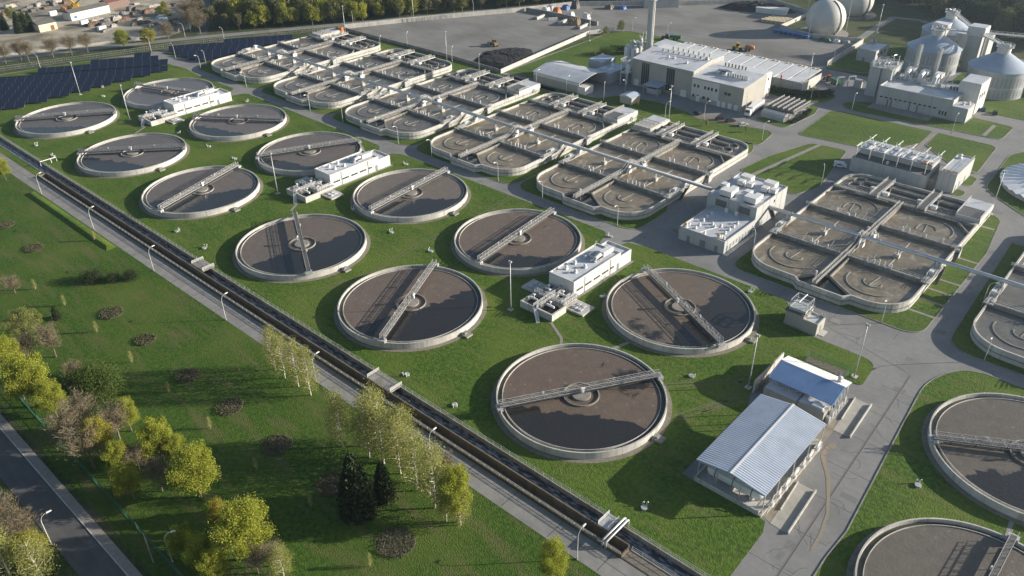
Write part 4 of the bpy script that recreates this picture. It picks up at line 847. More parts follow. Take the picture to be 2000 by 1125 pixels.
t = thing('garage','white flat roofed garage at the left end of the long shed','building',(-233.5,369.5),R(-8)); MB().box(0,0,0,10.5,9.8,4.6).build('wall',GREYP,t); MB().add([(-.3,-.3,4.62),(10.8,-.3,4.62),(10.8,10.1,5.6),(-.3,10.1,5.6),(-.3,-.3,4.9),(10.8,-.3,4.9),(10.8,10.1,5.9),(-.3,10.1,5.9)],[(3,2,1,0),(4,5,6,7),(0,1,5,4),(1,2,6,5),(2,3,7,6),(3,0,4,7)]).build('roof',ROOFW,t)
t = thing('cooler_bank','elevated bank of fan coolers on steel legs','cooler',(-145.0,324.0))
for x in (0,4,8,12):
    for y in (.5,8,15.5): MB().beam((x,y,0),(x,y,3.2),.25).build('leg',GALV,t)
MB().box(-.3,0,2.6,12.3,16,3.6).build('deck',GRATE,t); m = MB()
for i in range(5):
    for j in range(6): m.cyl(1.2+i*2.4,1.6+j*2.6,3.6,4.0,.95,None,10)
m.split('fan',STEELD,t); m = MB()
for i in range(6): m.rail([(i*2.4,0,3.6),(i*2.4,16,3.6)],.9,2.7,.12,2)
m.build('railing',RAILM,t); MB().box(-.5,-.6,.01,13,17,.12).build('base_slab',CONC,t)
t = thing('round_top_container','long grey round topped container lying in front of the fan coolers','container',(-145.6,320.0),R(-5)); MB().extr([(-2.4,0),(2.4,0),(2.4,1.8),(1.7,2.6),(0,3.0),(-1.7,2.6),(-2.4,1.8)],(0,2.6,0),(11,2.6,0)).build('body',GREYP,t); MB().box(11.0,.7,.3,11.08,4.5,2.3).build('end_door',STEELD,t)
# ------------------------------------------------------------------ gas engine building, silo block, digesters, gasholders
t = thing('engine_building','pale grey-green engine building with a row of small windows and roof ducts','building',(-114.3,367.0))
m = MB(); parapet(m,0,0,31,12.5,0,8.4,8); m.build('wall',GREYP,t); MB().box(.3,.3,7.3,30.7,12.2,7.9).build('roof',ROOFL,t)
MB().box(31.05,-.6,0,37.4,9,6.0).build('annex_wall',GREYP,t); MB().box(31.3,-.3,6.0,37.1,8.7,6.15).build('annex_roof',ROOFL,t); vent(t,34,4,6.1,1.2); vent(t,35.6,6,6.1,1.2)
MB().box(28.5,12.6,0,37,26,13).build('tower_wall',WHITEP,t); MB().box(28.8,12.9,13,36.7,25.7,13.15).build('tower_roof',ROOFL,t)
for k in range(3): pane_window(t,25.2+k*1.3,12.55,8.6,.7,1.6,'y',1,None,False)
for y in (14.5,17.5,20.5): pane_window(t,37.02,y,6.5,1.4,1.8,'x',1,None,False)
for k in range(12): pane_window(t,1.2+k*2.05,0,3.4,1.2,.6,'y',1,None,False)
for k in range(3): pane_window(t,26.4+k*1.2,0,1.4,.7,1.7,'y',1,None,False)
for x in (4.6,6.2,14.0,17.2): MB().box(x,-.07,.1,x+.5,.0,3.2).build('downpipe',STEELD,t)
m = MB()
for k in range(1,7): m.box(k*4.5,-.03,.1,k*4.5+.06,.0,8.3)
m.build('panel_joint',STEELD,t)
MB().box(0,12.6,0,28.4,27,7.2).build('rear_wall',GREYP,t)
m = MB()
for k in range(3):
    x = 5+k*6; m.tube([(x,22,7),(x,22,10.4),(x,19.8,11.4),(x,17.6,10.8),(x,17,8.0)],1.0,10).box(x-1.6,21,9.8,x+1.6,25.5,11.6).cyl(x+2.6,16,7.2,9.2,1.1,.8,12)
for k in range(14): m.tube([(1.5+k*1.9,14.6+(k%3),7.2),(1.5+k*1.9,14.6+(k%3),8.8+(k%4)*.6),(2.9+k*1.9,15.6+(k%3),9.2)],.2,6)
m.build('roof_duct',WHITEM,t); m = MB()
for k in range(9): m.beam((1+k*3,25,7),(2.8+k*3,26,12.5-(k%3)),.35)
m.build('roof_steel',GALV,t)
for x,y in ((5.8,25.5),(14.4,25.3)):
    m = MB()
    for dx,dy in ((-.7,-.7),(.7,-.7),(.7,.7),(-.7,.7)): m.beam((x+dx,y+dy,7),(x+dx,y+dy,21.5),.22)
    for z in range(8,21,2): m.beam((x-.7,y-.7,z),(x+.7,y-.7,z+2),.12).beam((x+.7,y-.7,z),(x+.7,y+.7,z+2),.12)
    m.cyl(x,y,7,21.8,.42,None,10); m.build('exhaust_stack',GALV,t)
m = MB().box(-1,-7.5,.02,25,-.4,.2).rail([(-8,-7.6,.1),(6,-7.6,.1)],1.0,2.4,.08,2); m.build('terrace',PAVE,t)
for k in range(9): MB().box(1+k*2.6,-6.6,.2,2.6+k*2.6,-5.2,.55).build('hatch',CONCD,t)
t = thing('silo_block','tall twin grey silo block crowned with tangled pipes and ladders','silo',(-122.8,375.5))
MB().box(0,0,0,4.7,13,13.2).box(4.95,1,0,9.6,13,13.0).build('wall',GREYP,t); m = MB().box(-.3,-.3,13.2,10,13.2,13.5)
for k in range(16): x = RNG.uniform(0,9.4); y = RNG.uniform(0,12.5); h = RNG.uniform(.8,3.4); m.tube([(x,y,13.4),(x,y,13.4+h),(x+RNG.uniform(-2,2),y+RNG.uniform(-2,2),13.4+h)],.22,6)
for k in range(5): m.box(k*1.9,k*2.1,13.4,k*1.9+1.1,k*2.1+1.2,14.8)
m.rail([(-.3,-.3,13.5),(10,-.3,13.5),(10,13,13.5),(-.3,13,13.5),(-.3,-.3,13.5)],1.1,2,.1,2); m.build('roof_plant',GALV,t)
t = thing('boiler_house','small white box building with steaming pipe tangle on its roof','building',(-147.2,425.4)); m = MB(); parapet(m,0,0,9.4,17.5,0,6.2,6); m.build('wall',GREYP,t); MB().box(.3,.3,5.2,9.1,17.2,5.9).build('roof',ROOFL,t); m = MB()
for k in range(12): m.tube([(1+RNG.uniform(0,2.4),12+RNG.uniform(0,4.5),5.9),(1+RNG.uniform(0,2.4),12+RNG.uniform(0,4),8+RNG.uniform(0,2))],.3,6)
m.tube([(2,16.5,5.9),(2,16.5,13)],.3,8); m.build('roof_plant',GALV,t)
for y in (2.5,7,11.5): pane_window(t,9.42,y,3.4,1.8,1.2,'x',1,None,False)
MB().box(3.2,-.06,.1,4.4,.01,2.3).build('door',GREYD,t)
def digester(lab, x, y, rr, h, zc):
    t = thing('digester',lab,'digester tank',(x,y),0,'digester tanks')
    MB().lathe([(0,0),(rr,0),(rr,h),(rr-.4,h)],64).build('wall',SILOG,t); MB().lathe([(rr+.35,h),(rr+.35,h+.25),(rr*.24,zc),(0,zc)],64).build('cone_roof',SILOR,t); MB().cyl(0,0,zc-.8,zc+2.6,rr*.23,None,24).build('neck',WHITEP,t)
    m = MB().lathe([(rr*.3,zc+2.6),(rr*.3,zc+2.85),(0,zc+2.85)],20); pts = [(rr*.3*math.cos(k*math.pi/6),rr*.3*math.sin(k*math.pi/6),zc+2.8) for k in range(13)]; m.rail(pts,1.1,2,.12,2)
    for k in range(6): m.box(RNG.uniform(-2,1.4),RNG.uniform(-2,1.4),zc+2.8,RNG.uniform(1.5,2),RNG.uniform(1.5,2),zc+3.8) if k < 2 else m.tube([(RNG.uniform(-2,2),RNG.uniform(-2,2),zc+2.8),(RNG.uniform(-2,2),RNG.uniform(-2,2),zc+4.6)],.2,6)
    m.build('top_platform',GALV,t)
    m = MB()
    for k in range(44):
        a = 2*math.pi*k/44; p = Vector((math.cos(a),math.sin(a))); q = Vector((-p.y,p.x))*.16
        for z0,z1 in ((h*.5,h*.83),(h*.08,h*.32)):
            r_ = rr+.03; A = p*r_; m.add([(A.x-q.x,A.y-q.y,z0),(A.x+q.x,A.y+q.y,z0),(A.x+q.x,A.y+q.y,z1),(A.x-q.x,A.y-q.y,z1)],[(0,1,2,3)])
    m.build('panel_slots',GREYD,t); MB().lathe([(rr+.05,h*.41),(rr+.14,h*.41),(rr+.14,h*.44),(rr+.05,h*.44)],64,closed=True).build('band',GALV,t)
    return t
digester('digester tank with blue cone roof directly behind the two lattice stacks',-113.3,432.4,12.0,11.3,17.0)
digester('right front digester tank with a ladder down its cone roof',-80.2,416.4,12.3,11.8,18.0)
digester('digester tank cut off by the right edge of the picture',-60.0,442,13.2,11.6,18.2)
digester('rearmost digester tank, only its small blue cone showing',-118,466,12.0,12,18.0)
t = thing('stair_tower','tall pale square tower between the digester tanks with bridges to their tops','tower',(-102.2,442.0)); MB().box(0,0,0,6.2,6.5,17).build('wall',GREYP,t); MB().box(-.8,-.8,17,7,7.3,21).build('head_house',WHITEP,t); MB().box(-.6,-.6,21,6.8,7.1,21.2).build('roof',ROOFL,t)
for a,b in (((1,1,18),(-9.5,-8.5,20)),((5.5,1,18),(20.5,-24,20.8)),((1,6,18),(-14,22,21)),((6,4,18),(40,1,21))): m = MB().beam(a,b,2.0,.4); o = m.build('bridge',GALV,t); MB().rail([a,b],1.3,2.5,.14,2).build('railing',RAILM,o)
m = MB().tube([(7.4,1.5,0),(7.4,1.5,18)],.5,8); m.build('riser_pipe',GALV,t)
t = thing('sludge_building','grey slab sided building between the two rear digester tanks','building',(-114,458)); MB().box(0,0,0,18,10,13).build('wall',GREYP,t); MB().box(-.2,-.2,13,18.2,10.2,13.3).build('roof',ROOFL,t); MB().box(-8,-6,0,-1,1,17).build('side_tower',GREYP,t); MB().box(-8.2,-6.2,17,-.8,1.2,17.3).build('tower_roof',ROOFW,t)
def gasholder(lab,x,y):
    t = thing('gasholder',lab,'gasholder',(x,y),0,'spherical gasholders'); rr = 10.6
    pr = [(0,0)]+[(rr*math.cos(R(a)),7.9+rr*math.sin(R(a))) for a in range(-48,91,6)]; pr[1] = (pr[1][0],0)
    MB().lathe(pr,64).build('membrane',SPHERE,t,smooth=True); m = MB()
    m.tube([(math.cos(R(-18))*(rr+.15)*math.cos(R(a)),math.sin(R(-18))*(rr+.15)*math.cos(R(a)),7.9+(rr+.15)*math.sin(R(a))) for a in range(-40,80,8)],.3,6); m.build('cable_duct',STEELD,t)
    MB().lathe([(rr+3,0),(rr+3,.15),(0,.15)],40).build('base_slab',PAVE,t); MB().box(9,-9,0,11,-7,1.4).tube([(10,-8,1.4),(9,-6,2.5),(7.5,-4,1)],.3,8).build('blower',STEELD,t)
    return t
gasholder('nearer white spherical gasholder on a round slab',-182.2,465.7); gasholder('farther white spherical gasholder, its top cut by the picture edge',-186.4,517)
t = thing('covered_tank','low round tank with a folded white segmented cover at the right edge','tank',(-29.6,320.3)); rr = 20.4
MB().lathe([(rr-.3,0),(rr,0),(rr,1.4),(rr-.3,1.4)],72,closed=True).build('wall',CONC,t); m = MB(); n = 36
P = []; F = []
for i in range(n*2):
    a = math.pi*i/n; hi = i%2 == 0
    for k,(q,z) in enumerate(((1.03,1.5),(.66,2.6),(.33,3.3),(.05,3.7))): P.append((rr*q*math.cos(a),rr*q*math.sin(a),z+(.55*q if hi else 0)))
for i in range(n*2):
    j = (i+1)%(n*2)
    for k in range(3): F.append((i*4+k,j*4+k,j*4+k+1,i*4+k+1))
m.add(P,F); m.build('cover',mat('white glassfibre cover',(.74,.76,.78),(.66,.68,.70),.4,.4),t)
m = MB()
for q,z in ((.66,2.98),(.33,3.5)): m.lathe([(rr*q-.12,z),(rr*q+.12,z),(rr*q+.12,z+.12),(rr*q-.12,z+.12)],72,closed=True)
m.build('rim_band',WHITEM,t)
# ------------------------------------------------------------------ solar field
sm_ = bpy.data.materials.new('solar glass'); sm_.use_nodes = True; tt = sm_.node_tree; bs = tt.nodes['Principled BSDF']
bs.inputs['Roughness'].default_value = .18
tc = _n(tt,'ShaderNodeTexCoord'); sx = _n(tt,'ShaderNodeSeparateXYZ'); tt.links.new(tc.outputs['Object'],sx.inputs[0])
def lines(out, period, width):
    a = _n(tt,'ShaderNodeMath'); a.operation = 'PINGPONG'; a.inputs[1].default_value = period/2; tt.links.new(out,a.inputs[0])
    b = _n(tt,'ShaderNodeMath'); b.operation = 'LESS_THAN'; b.inputs[1].default_value = width; tt.links.new(a.outputs[0],b.inputs[0]); return b.outputs[0]
mx_ = _n(tt,'ShaderNodeMath'); mx_.operation = 'MAXIMUM'; tt.links.new(lines(sx.outputs[0],4.2,.05),mx_.inputs[0]); tt.links.new(lines(sx.outputs[1],9,.0),mx_.inputs[1])
mm = _n(tt,'ShaderNodeMix'); mm.data_type = 'RGBA'; mm.inputs[6].default_value = (.011,.016,.032,1); mm.inputs[7].default_value = (.12,.13,.155,1); tt.links.new(mx_.outputs[0],mm.inputs[0]); tt.links.new(mm.outputs[2],bs.inputs['Base Color'])
UD = Vector((math.cos(R(54)),math.sin(R(54)),0))
def solar_row(a, L, lab, grp):
    t = thing('solar_table',lab,'solar panels',(a[0],a[1],.1),R(54),grp)            # local x along the row, local -y faces the camera side
    tilt = R(20); c, s = math.cos(tilt), math.sin(tilt)
    o = MB().box(0,0,-.03,L,4.85,.03).build('panel',sm_,t); o.location = (0,0,.65); o.rotation_euler = (tilt,0,0)
    m = MB()
    for k in range(int(L//5)+1): x = min(L-.3,.3+k*5); m.beam((x,.5,0),(x,.5,.7),.1).beam((x,3.4,0),(x,3.4,1.75),.1).beam((x,.2,.58),(x,4.0,1.95),.08)
    m.build('frame',GALV,t)
    return t
ORD = ['first','second','third','fourth','fifth','sixth','seventh','eighth','ninth','tenth','eleventh','twelfth','thirteenth','fourteenth','fifteenth','sixteenth','seventeenth']
NV = Vector((.809,-.588,0))
rows = []
ends = [(-433.5,192.0),(-424.5,191.6),(-414.5,191.6),(-404.0,186.0)]+[(-403.6,176.5-10.1*k) for k in range(9)]
for k,e in enumerate(ends):
    e = Vector((*e,0)); s = 0
    while s < 130:
        q = e-UD*(s+1); left = -466.5+(q.y-100)*.285
        if q.x < left+2.5 or q.y < 98: break
        s += 1
    s = int(s//4.2)*4.2
    if s >= 4: rows.append((e-UD*s,s))
for k,(a,L) in enumerate(rows): solar_row(a,L,f'{ORD[k]} solar panel row from the back of the large left solar field','rows of the left solar field')
ends = [(-404,262),(-403,252),(-402.5,241),(-402.5,230),(-402.5,220),(-403,210.5),(-411.5,206)]
rows = []
for k,e in enumerate(ends):
    e = Vector((*e,0)); s = 0
    while s < 90:
        q = e-UD*(s+1); left = -440+(q.y-203)*.46
        if q.x < left or q.y < 201.5: break
        s += 1
    s = int(s//4.2)*4.2
    if s >= 4: rows.append((e-UD*s,s))
for k,(a,L) in enumerate(rows): solar_row(a,L,f'{ORD[k]} solar panel row from the back of the small solar field behind the far basin','rows of the small solar field')
# ------------------------------------------------------------------ lamps and masts
def make_lamp(label, loc, rz, group):
    t = thing('street_lamp',label,'street lamp',loc,rz,group)                     # arm points along local +x
    MB().tube([(0,0,0),(0,0,1.2),(0,0,6.0),(.08,0,6.7),(.45,0,7.4),(1.0,0,7.75),(1.5,0,7.85)],[.12,.10,.08,.07,.06,.055,.05],8).build('pole',RAILM,t,smooth=True)
    MB().add([(1.3,-.18,7.72),(2.25,-.14,7.80),(2.25,.14,7.80),(1.3,.18,7.72),(1.35,-.12,7.95),(2.2,-.09,7.98),(2.2,.09,7.98),(1.35,.12,7.95)],[(3,2,1,0),(4,5,6,7),(0,1,5,4),(1,2,6,5),(2,3,7,6),(3,0,4,7)]).build('lamp_head',WHITEM,t)
    MB().cyl(0,0,0,.25,.24,None,10).build('base',CONCD,t)
    return t
L0 = [None]
def lamp(x, y, ang, label, group):
    if L0[0] is None: L0[0] = make_lamp(label,(x,y),R(ang),group)
    else: dup(L0[0],(x,y),R(ang),label,group)
GL = 'street lamps along the service road'
for k,(x,y) in enumerate(((-60.3,83.2),(-100.2,83.2),(-141.2,83.3),(-181.9,83.4),(-222,83.4),(-262.2,83.5),(-303.8,83.5),(-343.1,83.6))): lamp(x,y,90,f'{ORD[k]} curved street lamp along the channel service road counted from the near end',GL)
lamp(-138.8,19.0,80,'curved street lamp on the far verge of the lower left street','street lamps along the street'); lamp(-117.1, 32.4,60,'curved street lamp standing beside the green fence among yellow trees','street lamps along the street')
GB = 'street lamps around the aeration basins'
for k,(x,y,a,l) in enumerate(((-394.7,199.2,-90,'street lamp at the corner of the farthest basin'),(-352,198.6,-90,'street lamp before the gap between the first and second far basins'),(-300.8,198.4,-90,'street lamp in front of the second far basin'),(-277.7,198.6,-90,'street lamp in front of the third far basin'),
    (-241.6,198.3,-90,'street lamp at the gap left of the basin in front of the storage hall'),(-221,197.4,-90,'street lamp in front of the basin that faces the storage hall'),(-186.5,198,-90,'street lamp right in front of that basins rounded corner'),(-163.9,196.2,-90,'street lamp left in front of the tan basin beside the blower building'),
    (-133.1,197.6,-90,'street lamp right in front of the tan basin beside the blower building'),(-91.5,210.7,150,'street lamp at the left rounded corner of the lone basin'),(-47.2,198.0,-90,'street lamp in front of the right lobe of the lone basin'),(-21.7,198.0,-90,'street lamp in front of the basin cut by the right picture edge'),
    (-95.7,268.9,120,'street lamp behind the blower building at the back left corner of the lone basin'),(-29.6,224,20,'street lamp standing on the walkway corner of the right edge basin'))): lamp(x,y,a,l,GB)
GH = 'street lamps in the northern yards'
for x,y,a,l in ((-398.5,204.5,180,'street lamp beside the small solar field and the paved track'),(-423.9,201.2,180,'street lamp left of the small solar field at the paved track end'),(-245.3,288.6,90,'street lamp at the left front of the arched storage hall'),(-228.6,290.5,90,'street lamp at the middle front of the arched storage hall'),(-209.6,293.8,120,'street lamp by the little beige cabin'),(-205.7,304.8,-90,'street lamp behind the little beige cabin'),
    (-182.5,307.0,-90,'street lamp in front of the right dark glazed strip'),(-174.7,290.3,60,'short street lamp beside the tall mast on the front lawn'),(-162.2,301.4,60,'street lamp beside the red brick parking bay'),(-266.9,399,60,'street lamp on the yard edge left of the chimney'),(-244.9,401.4,60,'street lamp on the yard edge right of the chimney'),(-151.3,317.1,120,'street lamp beside the truck and the round topped container'),
    (-132.2,295.5,60,'street lamp at the right tip of the front lawn'),(-137.8,352.4,90,'street lamp at the dark hedge by the long shed'),(-118.3,350.6,90,'street lamp at the left corner of the engine building lawn'),(-77.4,352.2,90,'street lamp in front of the right corner of the engine building'),
    (-349.2, 280.3,120,'street lamp on the sludge yard wall nearest the far basin'),(-343.9, 294.9,120,'street lamp on the sludge yard wall behind the second far basin'),(-304.4, 290.5,120,'street lamp beside the middle mast at the yard wall'),(-283.9, 289.4,120,'street lamp at the near corner of the black sludge heap'),(-404.0, 305.3,150,'thin lamp on the public road by the wood'),(-367.8, 371.6,150,'thin lamp on the public road near the middle of the wood'),
    (-459.0, 226.4,200,'lamp post at the mouth of the wood road'),(-433.3, 236.3,200,'lamp post on the verge behind the small solar field'),(-446.4, 199.2,200,'lamp post on the verge behind the paved track'),(-461.0, 146.2,200,'small lamp post behind the large solar field')): lamp(x,y,a,l,GH)
def make_mast(label, loc):
    t = thing('light_mast',label,'light mast',loc,0,'tall light masts')
    MB().tube([(0,0,0),(0,0,5),(0,0,15.3)],[.19,.15,.09],10).build('pole',GALV,t,smooth=True); MB().cyl(0,0,15.2,15.32,.55,None,12).box(-.5,-.2,15.32,-.08,.2,15.65).box(.08,-.2,15.32,.5,.2,15.65).build('lamp_head',GALV,t); MB().box(-.7,-.7,0,.7,.7,.22).build('base',CONC,t)
    return t
ML = [(-126.3,138.0,'tall light mast nearest the camera among the settling tanks'),(-60.7,150.2,'tall light mast beside the screen wall of the tank shed'),(-43.4,170.8,'tall light mast on the lawn tip beside the gravel bed'),(-239.3,139.3,'tall light mast left of the middle distribution chamber'),(-353.0,140.6,'tall light mast left of the farthest distribution chamber'),(-403.9,141.4,'tall light mast standing against the left solar field'),
    (-172.4,289.7,'tall light mast on the lawn in front of the process hall'),(-307.8,290.0,'tall light mast at the back of the third far basin'),(-393.4,291.0,'tall light mast behind the farthest basin'),(-147.7,370.6,'tall light mast in front of the long white shed end'),(-158.6,484,'tall leaning looking light mast right of the gasholders'),(-44.2,284.6,'tall light mast at the road bend by the white segmented cover'),(-274.2, 367.9,'tall light mast just right of the chimney'),(-384.7, 336.6,'tall light mast by the yard wall at the wood')]
m0 = make_mast(ML[0][2],ML[0][:2])
for x,y,l in ML[1:]: dup(m0,(x,y),0,l)
for k,(u,v) in enumerate(((-169.9, 415.5),(-154.3, 414.4),(-173.2, 475.4),(-193.6, 466.0))): tag(MB().tube([(0,0,0),(0,0,22)],[.14,.06],6).build('lightning_rod',GALV,None,(u,v,0)),f'{ORD[k]} thin lightning rod standing around the near gasholder','lightning rod','lightning rods round the gasholders')
tag(MB().tube([(0,0,0),(.2,0,8.2)],[.16,.11],8).build('utility_pole',CONCD,None,(-119.8, 30.0,0)),'old weathered concrete pole leaning by the green fence','pole')
# ------------------------------------------------------------------ valve chambers on the lawn
v0 = None
VCL = [((345,453),'beside the channel bridge, left of the row of tanks'),((399,486),'on the bank just above the narrow channel bridge'),((765,455),'between the four middle tanks, upper one'),((842,492),'between the four middle tanks, lower one'),((794,322),'right of the middle pump block'),((795,733),'on the grass right of the wide channel bridge'),((889,792),'on the bank left of the nearest tank'),((1350,736),'right of the nearest tank on the shadow edge'),
    ((1175,581),'between the nearest pump block and the right tank'),((1465,571),'at the upper right rim of the right tank'),((1793,950),'alone on the grass in the right foreground'),((71,285),'by the channel at far left'),((105,306),'beside the thin pipe bridge'),((409,287),'between the second pair of tanks'),((460,311),'above the bright bridge tank'),((203,189),'left of the far pump block'),((200,171),'below the solar field edge'),((349,261),'right of the far tank row'),((481,199),'right of the far pump block'),((1258,994),'lying in the shade near the steel bridge'),((690,410),'left of the tank beside the middle chamber'),((1193,463),'at the road corner behind the nearest pump block')]
VG = [(-239.9,100.7), (-222.7,100.6), (-185.7,146.2), (-166.8,146.0), (-223.3,186.3), (-126.2,99.6), (-109.1,99.3), (-73.2,144.9), (-111.1,159.5), (-80.9,189.1), (-19.1,144.0), (-353.3,101.2), (-336.2,101.1), (-297.7,146.7), (-278.5,146.6), (-392.2,147.4), (-406.3,153.2), (-321.0,146.1), (-333.8,186.8), (-57.9,101.9), (-208.4,148.6), (-130.2,190.1)]
for k,((u,v),(_,l)) in enumerate(zip(VG,VCL)):
    if v0 is None:
        t = thing('valve_chamber','white valve chamber '+l,'valve chamber',(u,v,.1),0,'valve chambers on the lawns'); MB().cyl(0,0,0,.3,.62,None,14).cyl(0,0,.3,.4,.68,None,14).build('shaft_cover',GALV,t)
        m = MB()
        for x in (-.25,.6): m.tube([(x,.8,0),(x,.8,.9),(x+.16,.8,1.1),(x+.34,.8,.9)],.09,8)
        m.build('vent_pipe',WHITEM,t); v0 = t
    else: dup(v0,(u,v,.1),R(40*k),'white valve chamber '+l)
# ------------------------------------------------------------------ fences and yard walls
def wall_run(name, label, pts, h, th, m_, cat='wall'):
    t = thing(name,label,cat,(pts[0][0],pts[0][1])); MB().wallpath([(p[0]-pts[0][0],p[1]-pts[0][1]) for p in pts],th,0,h).build('wall',m_,t); return t
wall_run('yard_wall','long pale retaining wall between the sludge yard and the public road',[(-402,297),(-381.9,336.9),(-363.9,367.6),(-351,389),(-333,427),(-298.2,458.5),(-272,479),(-238,514),(-205,499)],2.6,.4,CONC)
wall_run('yard_wall','grey wall along the near edge of the sludge yard behind the basins',[(-401,295.2),(-364,295),(-314,295.5),(-274,293.6)],1.7,.4,CONCD)
wall_run('yard_wall','sunlit yard wall running from the black heap to two small bushes',[(-272.3,292.7),(-273.6,302.6),(-282.6,378.4),(-275.8,393)],2.2,.45,CONC)
wall_run('yard_wall','long dark inner wall of big blocks across the sludge yard',[(-346,397),(-328,398.8),(-290.5,397.5)],2.4,1.2,CONCD)
wall_run('yard_wall','concrete wall round the near gasholder along the yard',[(-205.2,498),(-204.6,458),(-183.4,450.9),(-157.4,458.6)],2.4,.4,CONC)
wall_run('yard_wall','bright concrete wall between the yard and the boiler house lawn',[(-156.6,458),(-155.4,435.2),(-153.9,405.9)],2.6,.4,CONC)
wall_run('boundary_wall','low pale wall along the scrapyard edge',[(-511,110),(-499,148),(-478.5,199),(-472.4,213)],1.3,.3,CONC)
for k,(a,b) in enumerate((((-327.5,385),(-329,394)),((-320.9,388.4),(-317.6,393)),((-309.3,384.1),(-311.1,393.5)),((-293.7,383.7),(-295.4,393.9)))): wall_run('concrete_block',['pale long block left of the yard wall','short greenish block beside it','pale block before the brown heap','long pale block near the right end of the inner wall'][k],[a,b],1.5,1.2,CONC,'concrete block')
def mesh_fence(label, pts, h, m_, step=.45, t_=.07):
    t = thing('wire_fence',label,'fence',(pts[0][0],pts[0][1])); m = MB(); q = MB()
    for a,b in zip(pts,pts[1:]):
        a = Vector((a[0]-pts[0][0],a[1]-pts[0][1],0)); b = Vector((b[0]-pts[0][0],b[1]-pts[0][1],0)); L = (b-a).length; n = int(L/step)
        for i in range(n+1): p = a+(b-a)*i/n; m.beam(p,p+Vector((0,0,h)),t_,.03)
        for z in (h*.03,h*.5,h): m.beam(a+Vector((0,0,z)),b+Vector((0,0,z)),.04,.07)
        for i in range(int(L/3.4)+1): p = a+(b-a)*min(1,i*3.4/L); q.beam(p,p+Vector((0,0,h+.1)),.12)
    m.build('wire_mesh',m_,t); q.split('post',STEELD,t)
mesh_fence('green wire fence between the street verge and the park trees',[(-330,33.2),(-202.7,32.7),(-172.5,32.2),(-146.6,32.0),(-60,31.2)],2.0,GREENF,.32,.10)
mesh_fence('tall galvanised boundary fence along the public road at the wood',[(-478,120),(-462,165),(-447,208),(-432,243),(-404,296),(-366,364),(-352,387)],2.2,GALV,1.1,.06)
# ------------------------------------------------------------------ sludge yard things
def heap(name, label, cat, pts, h, m_, seed=1, res=26):
    rg = np.random.default_rng(seed); xs = [p[0] for p in pts]; ys = [p[1] for p in pts]; cx, cy = sum(xs)/len(xs), sum(ys)/len(ys); P = []; F = []; n = 40; rings = 9
    def rad(a):
        d = Vector((math.cos(a),math.sin(a))); best = 0
        for p,q in zip(pts,pts[1:]+pts[:1]):
            p = Vector(p)-Vector((cx,cy)); q = Vector(q)-Vector((cx,cy)); e = q-p; den = d.x*e.y-d.y*e.x
            if abs(den) < 1e-6: continue
            s = (p.x*e.y-p.y*e.x)/den; u = (p.x*d.y-p.y*d.x)/den
            if s > 0 and 0 <= u <= 1: best = max(best,s)
        return best
    for j in range(rings+1):
        k = j/rings
        for i in range(n):
            a = 2*math.pi*i/n; r_ = rad(a)*(1-k)*(1+.05*rg.normal()*(j > 0)); P.append((r_*math.cos(a),r_*math.sin(a),max(0,h*min(1,k*3.2)**.8*(1+.10*rg.normal())) if j else -.05))
    for j in range(rings):
        for i in range(n): F.append((j*n+i,j*n+(i+1)%n,(j+1)*n+(i+1)%n,(j+1)*n+i))
    m = MB().add(P,F); return tag(m.build(name,m_,None,(cx,cy,0)),label,cat)
heap('sludge_heap','big flat black sludge heap in the corner of the yard walls','heap',[(-297,297.5),(-304.5,316),(-299,331),(-289,336),(-279,326),(-275.4,306),(-275,296.5)],1.3,PILE,3)
heap('soil_heap','rounded brown soil heap against the inner yard wall','heap',[(-306.5,388),(-305.5,394),(-300,394.5),(-299,389.5),(-302.5,386.5)],3.6,mat('brown soil',(.25,.19,.13),(.17,.13,.09),1,.95),4)
heap('sludge_heap','long dark heap along the back wall of the yard','heap',[(-262,480),(-248,499),(-222,505),(-211,497),(-228,488),(-244,480)],3.4,PILE,5)
tag(MB().box(-9,-4,0,9,4,2.8).box(-9.2,-4.2,2.8,9.2,4.2,3.1).build('covered_stack',WHITEM,None,(-226,490,0),rz=R(10)),'long tarpaulin covered stack in front of the dark heap','stack')
def wheel(m, x, y, r_, w_): m.tube([(x,y-w_/2,r_),(x,y+w_/2,r_)],r_,14)
def loader(label, loc, rz, body):
    t = thing('wheel_loader',label,'wheel loader',loc,rz); MB().box(-3.2,-1.1,1.0,.2,1.1,2.2).box(.3,-.7,1.0,2.0,.7,1.7).build('body',body,t); c = MB().box(-1.3,-.9,2.2,.3,.9,3.6).build('cab',DARKW,t); MB().box(-1.4,-1,3.6,.4,1,3.75).build('roof',body,c); m = MB(); 
    for x in (-2.2,1.3):
        for y in (-1.1,1.1): o = MB(); wheel(o,x,y,.85,.6); o.build('wheel',BLACKR,t)
    MB().beam((1.2,-.6,1.7),(3.6,-.6,1.0),.25).beam((1.2,.6,1.7),(3.6,.6,1.0),.25).build('arm',body,t); MB().extr([(-1.5,.2),(1.5,.2),(1.5,1.3),(-1.5,1.3)],(3.5,0,0),(4.7,0,0)).build('bucket',STEELD,t); return t
loader('yellow wheel loader with a second machine, out on the right yard',(-202,404),R(20),YELLOW); loader('brown yellow wheel loader beside the black sludge heap',(-308.9,327),R(160),mat('worn ochre paint',(.30,.20,.05),(.2,.14,.05),2,.6))
t = thing('slurry_tanker','orange slurry tanker coupled behind the yellow wheel loader','trailer',(-196.6,406.0),R(20)); MB().tube([(-2.5,0,1.9),(-2.2,0,1.9),(2.2,0,1.9),(2.5,0,1.9)],[.6,1.1,1.1,.6],14).build('barrel',ORANGE,t,smooth=True)
for y in (-1,1): o = MB(); wheel(o,0,y,.6,.4); o.build('wheel',BLACKR,t)
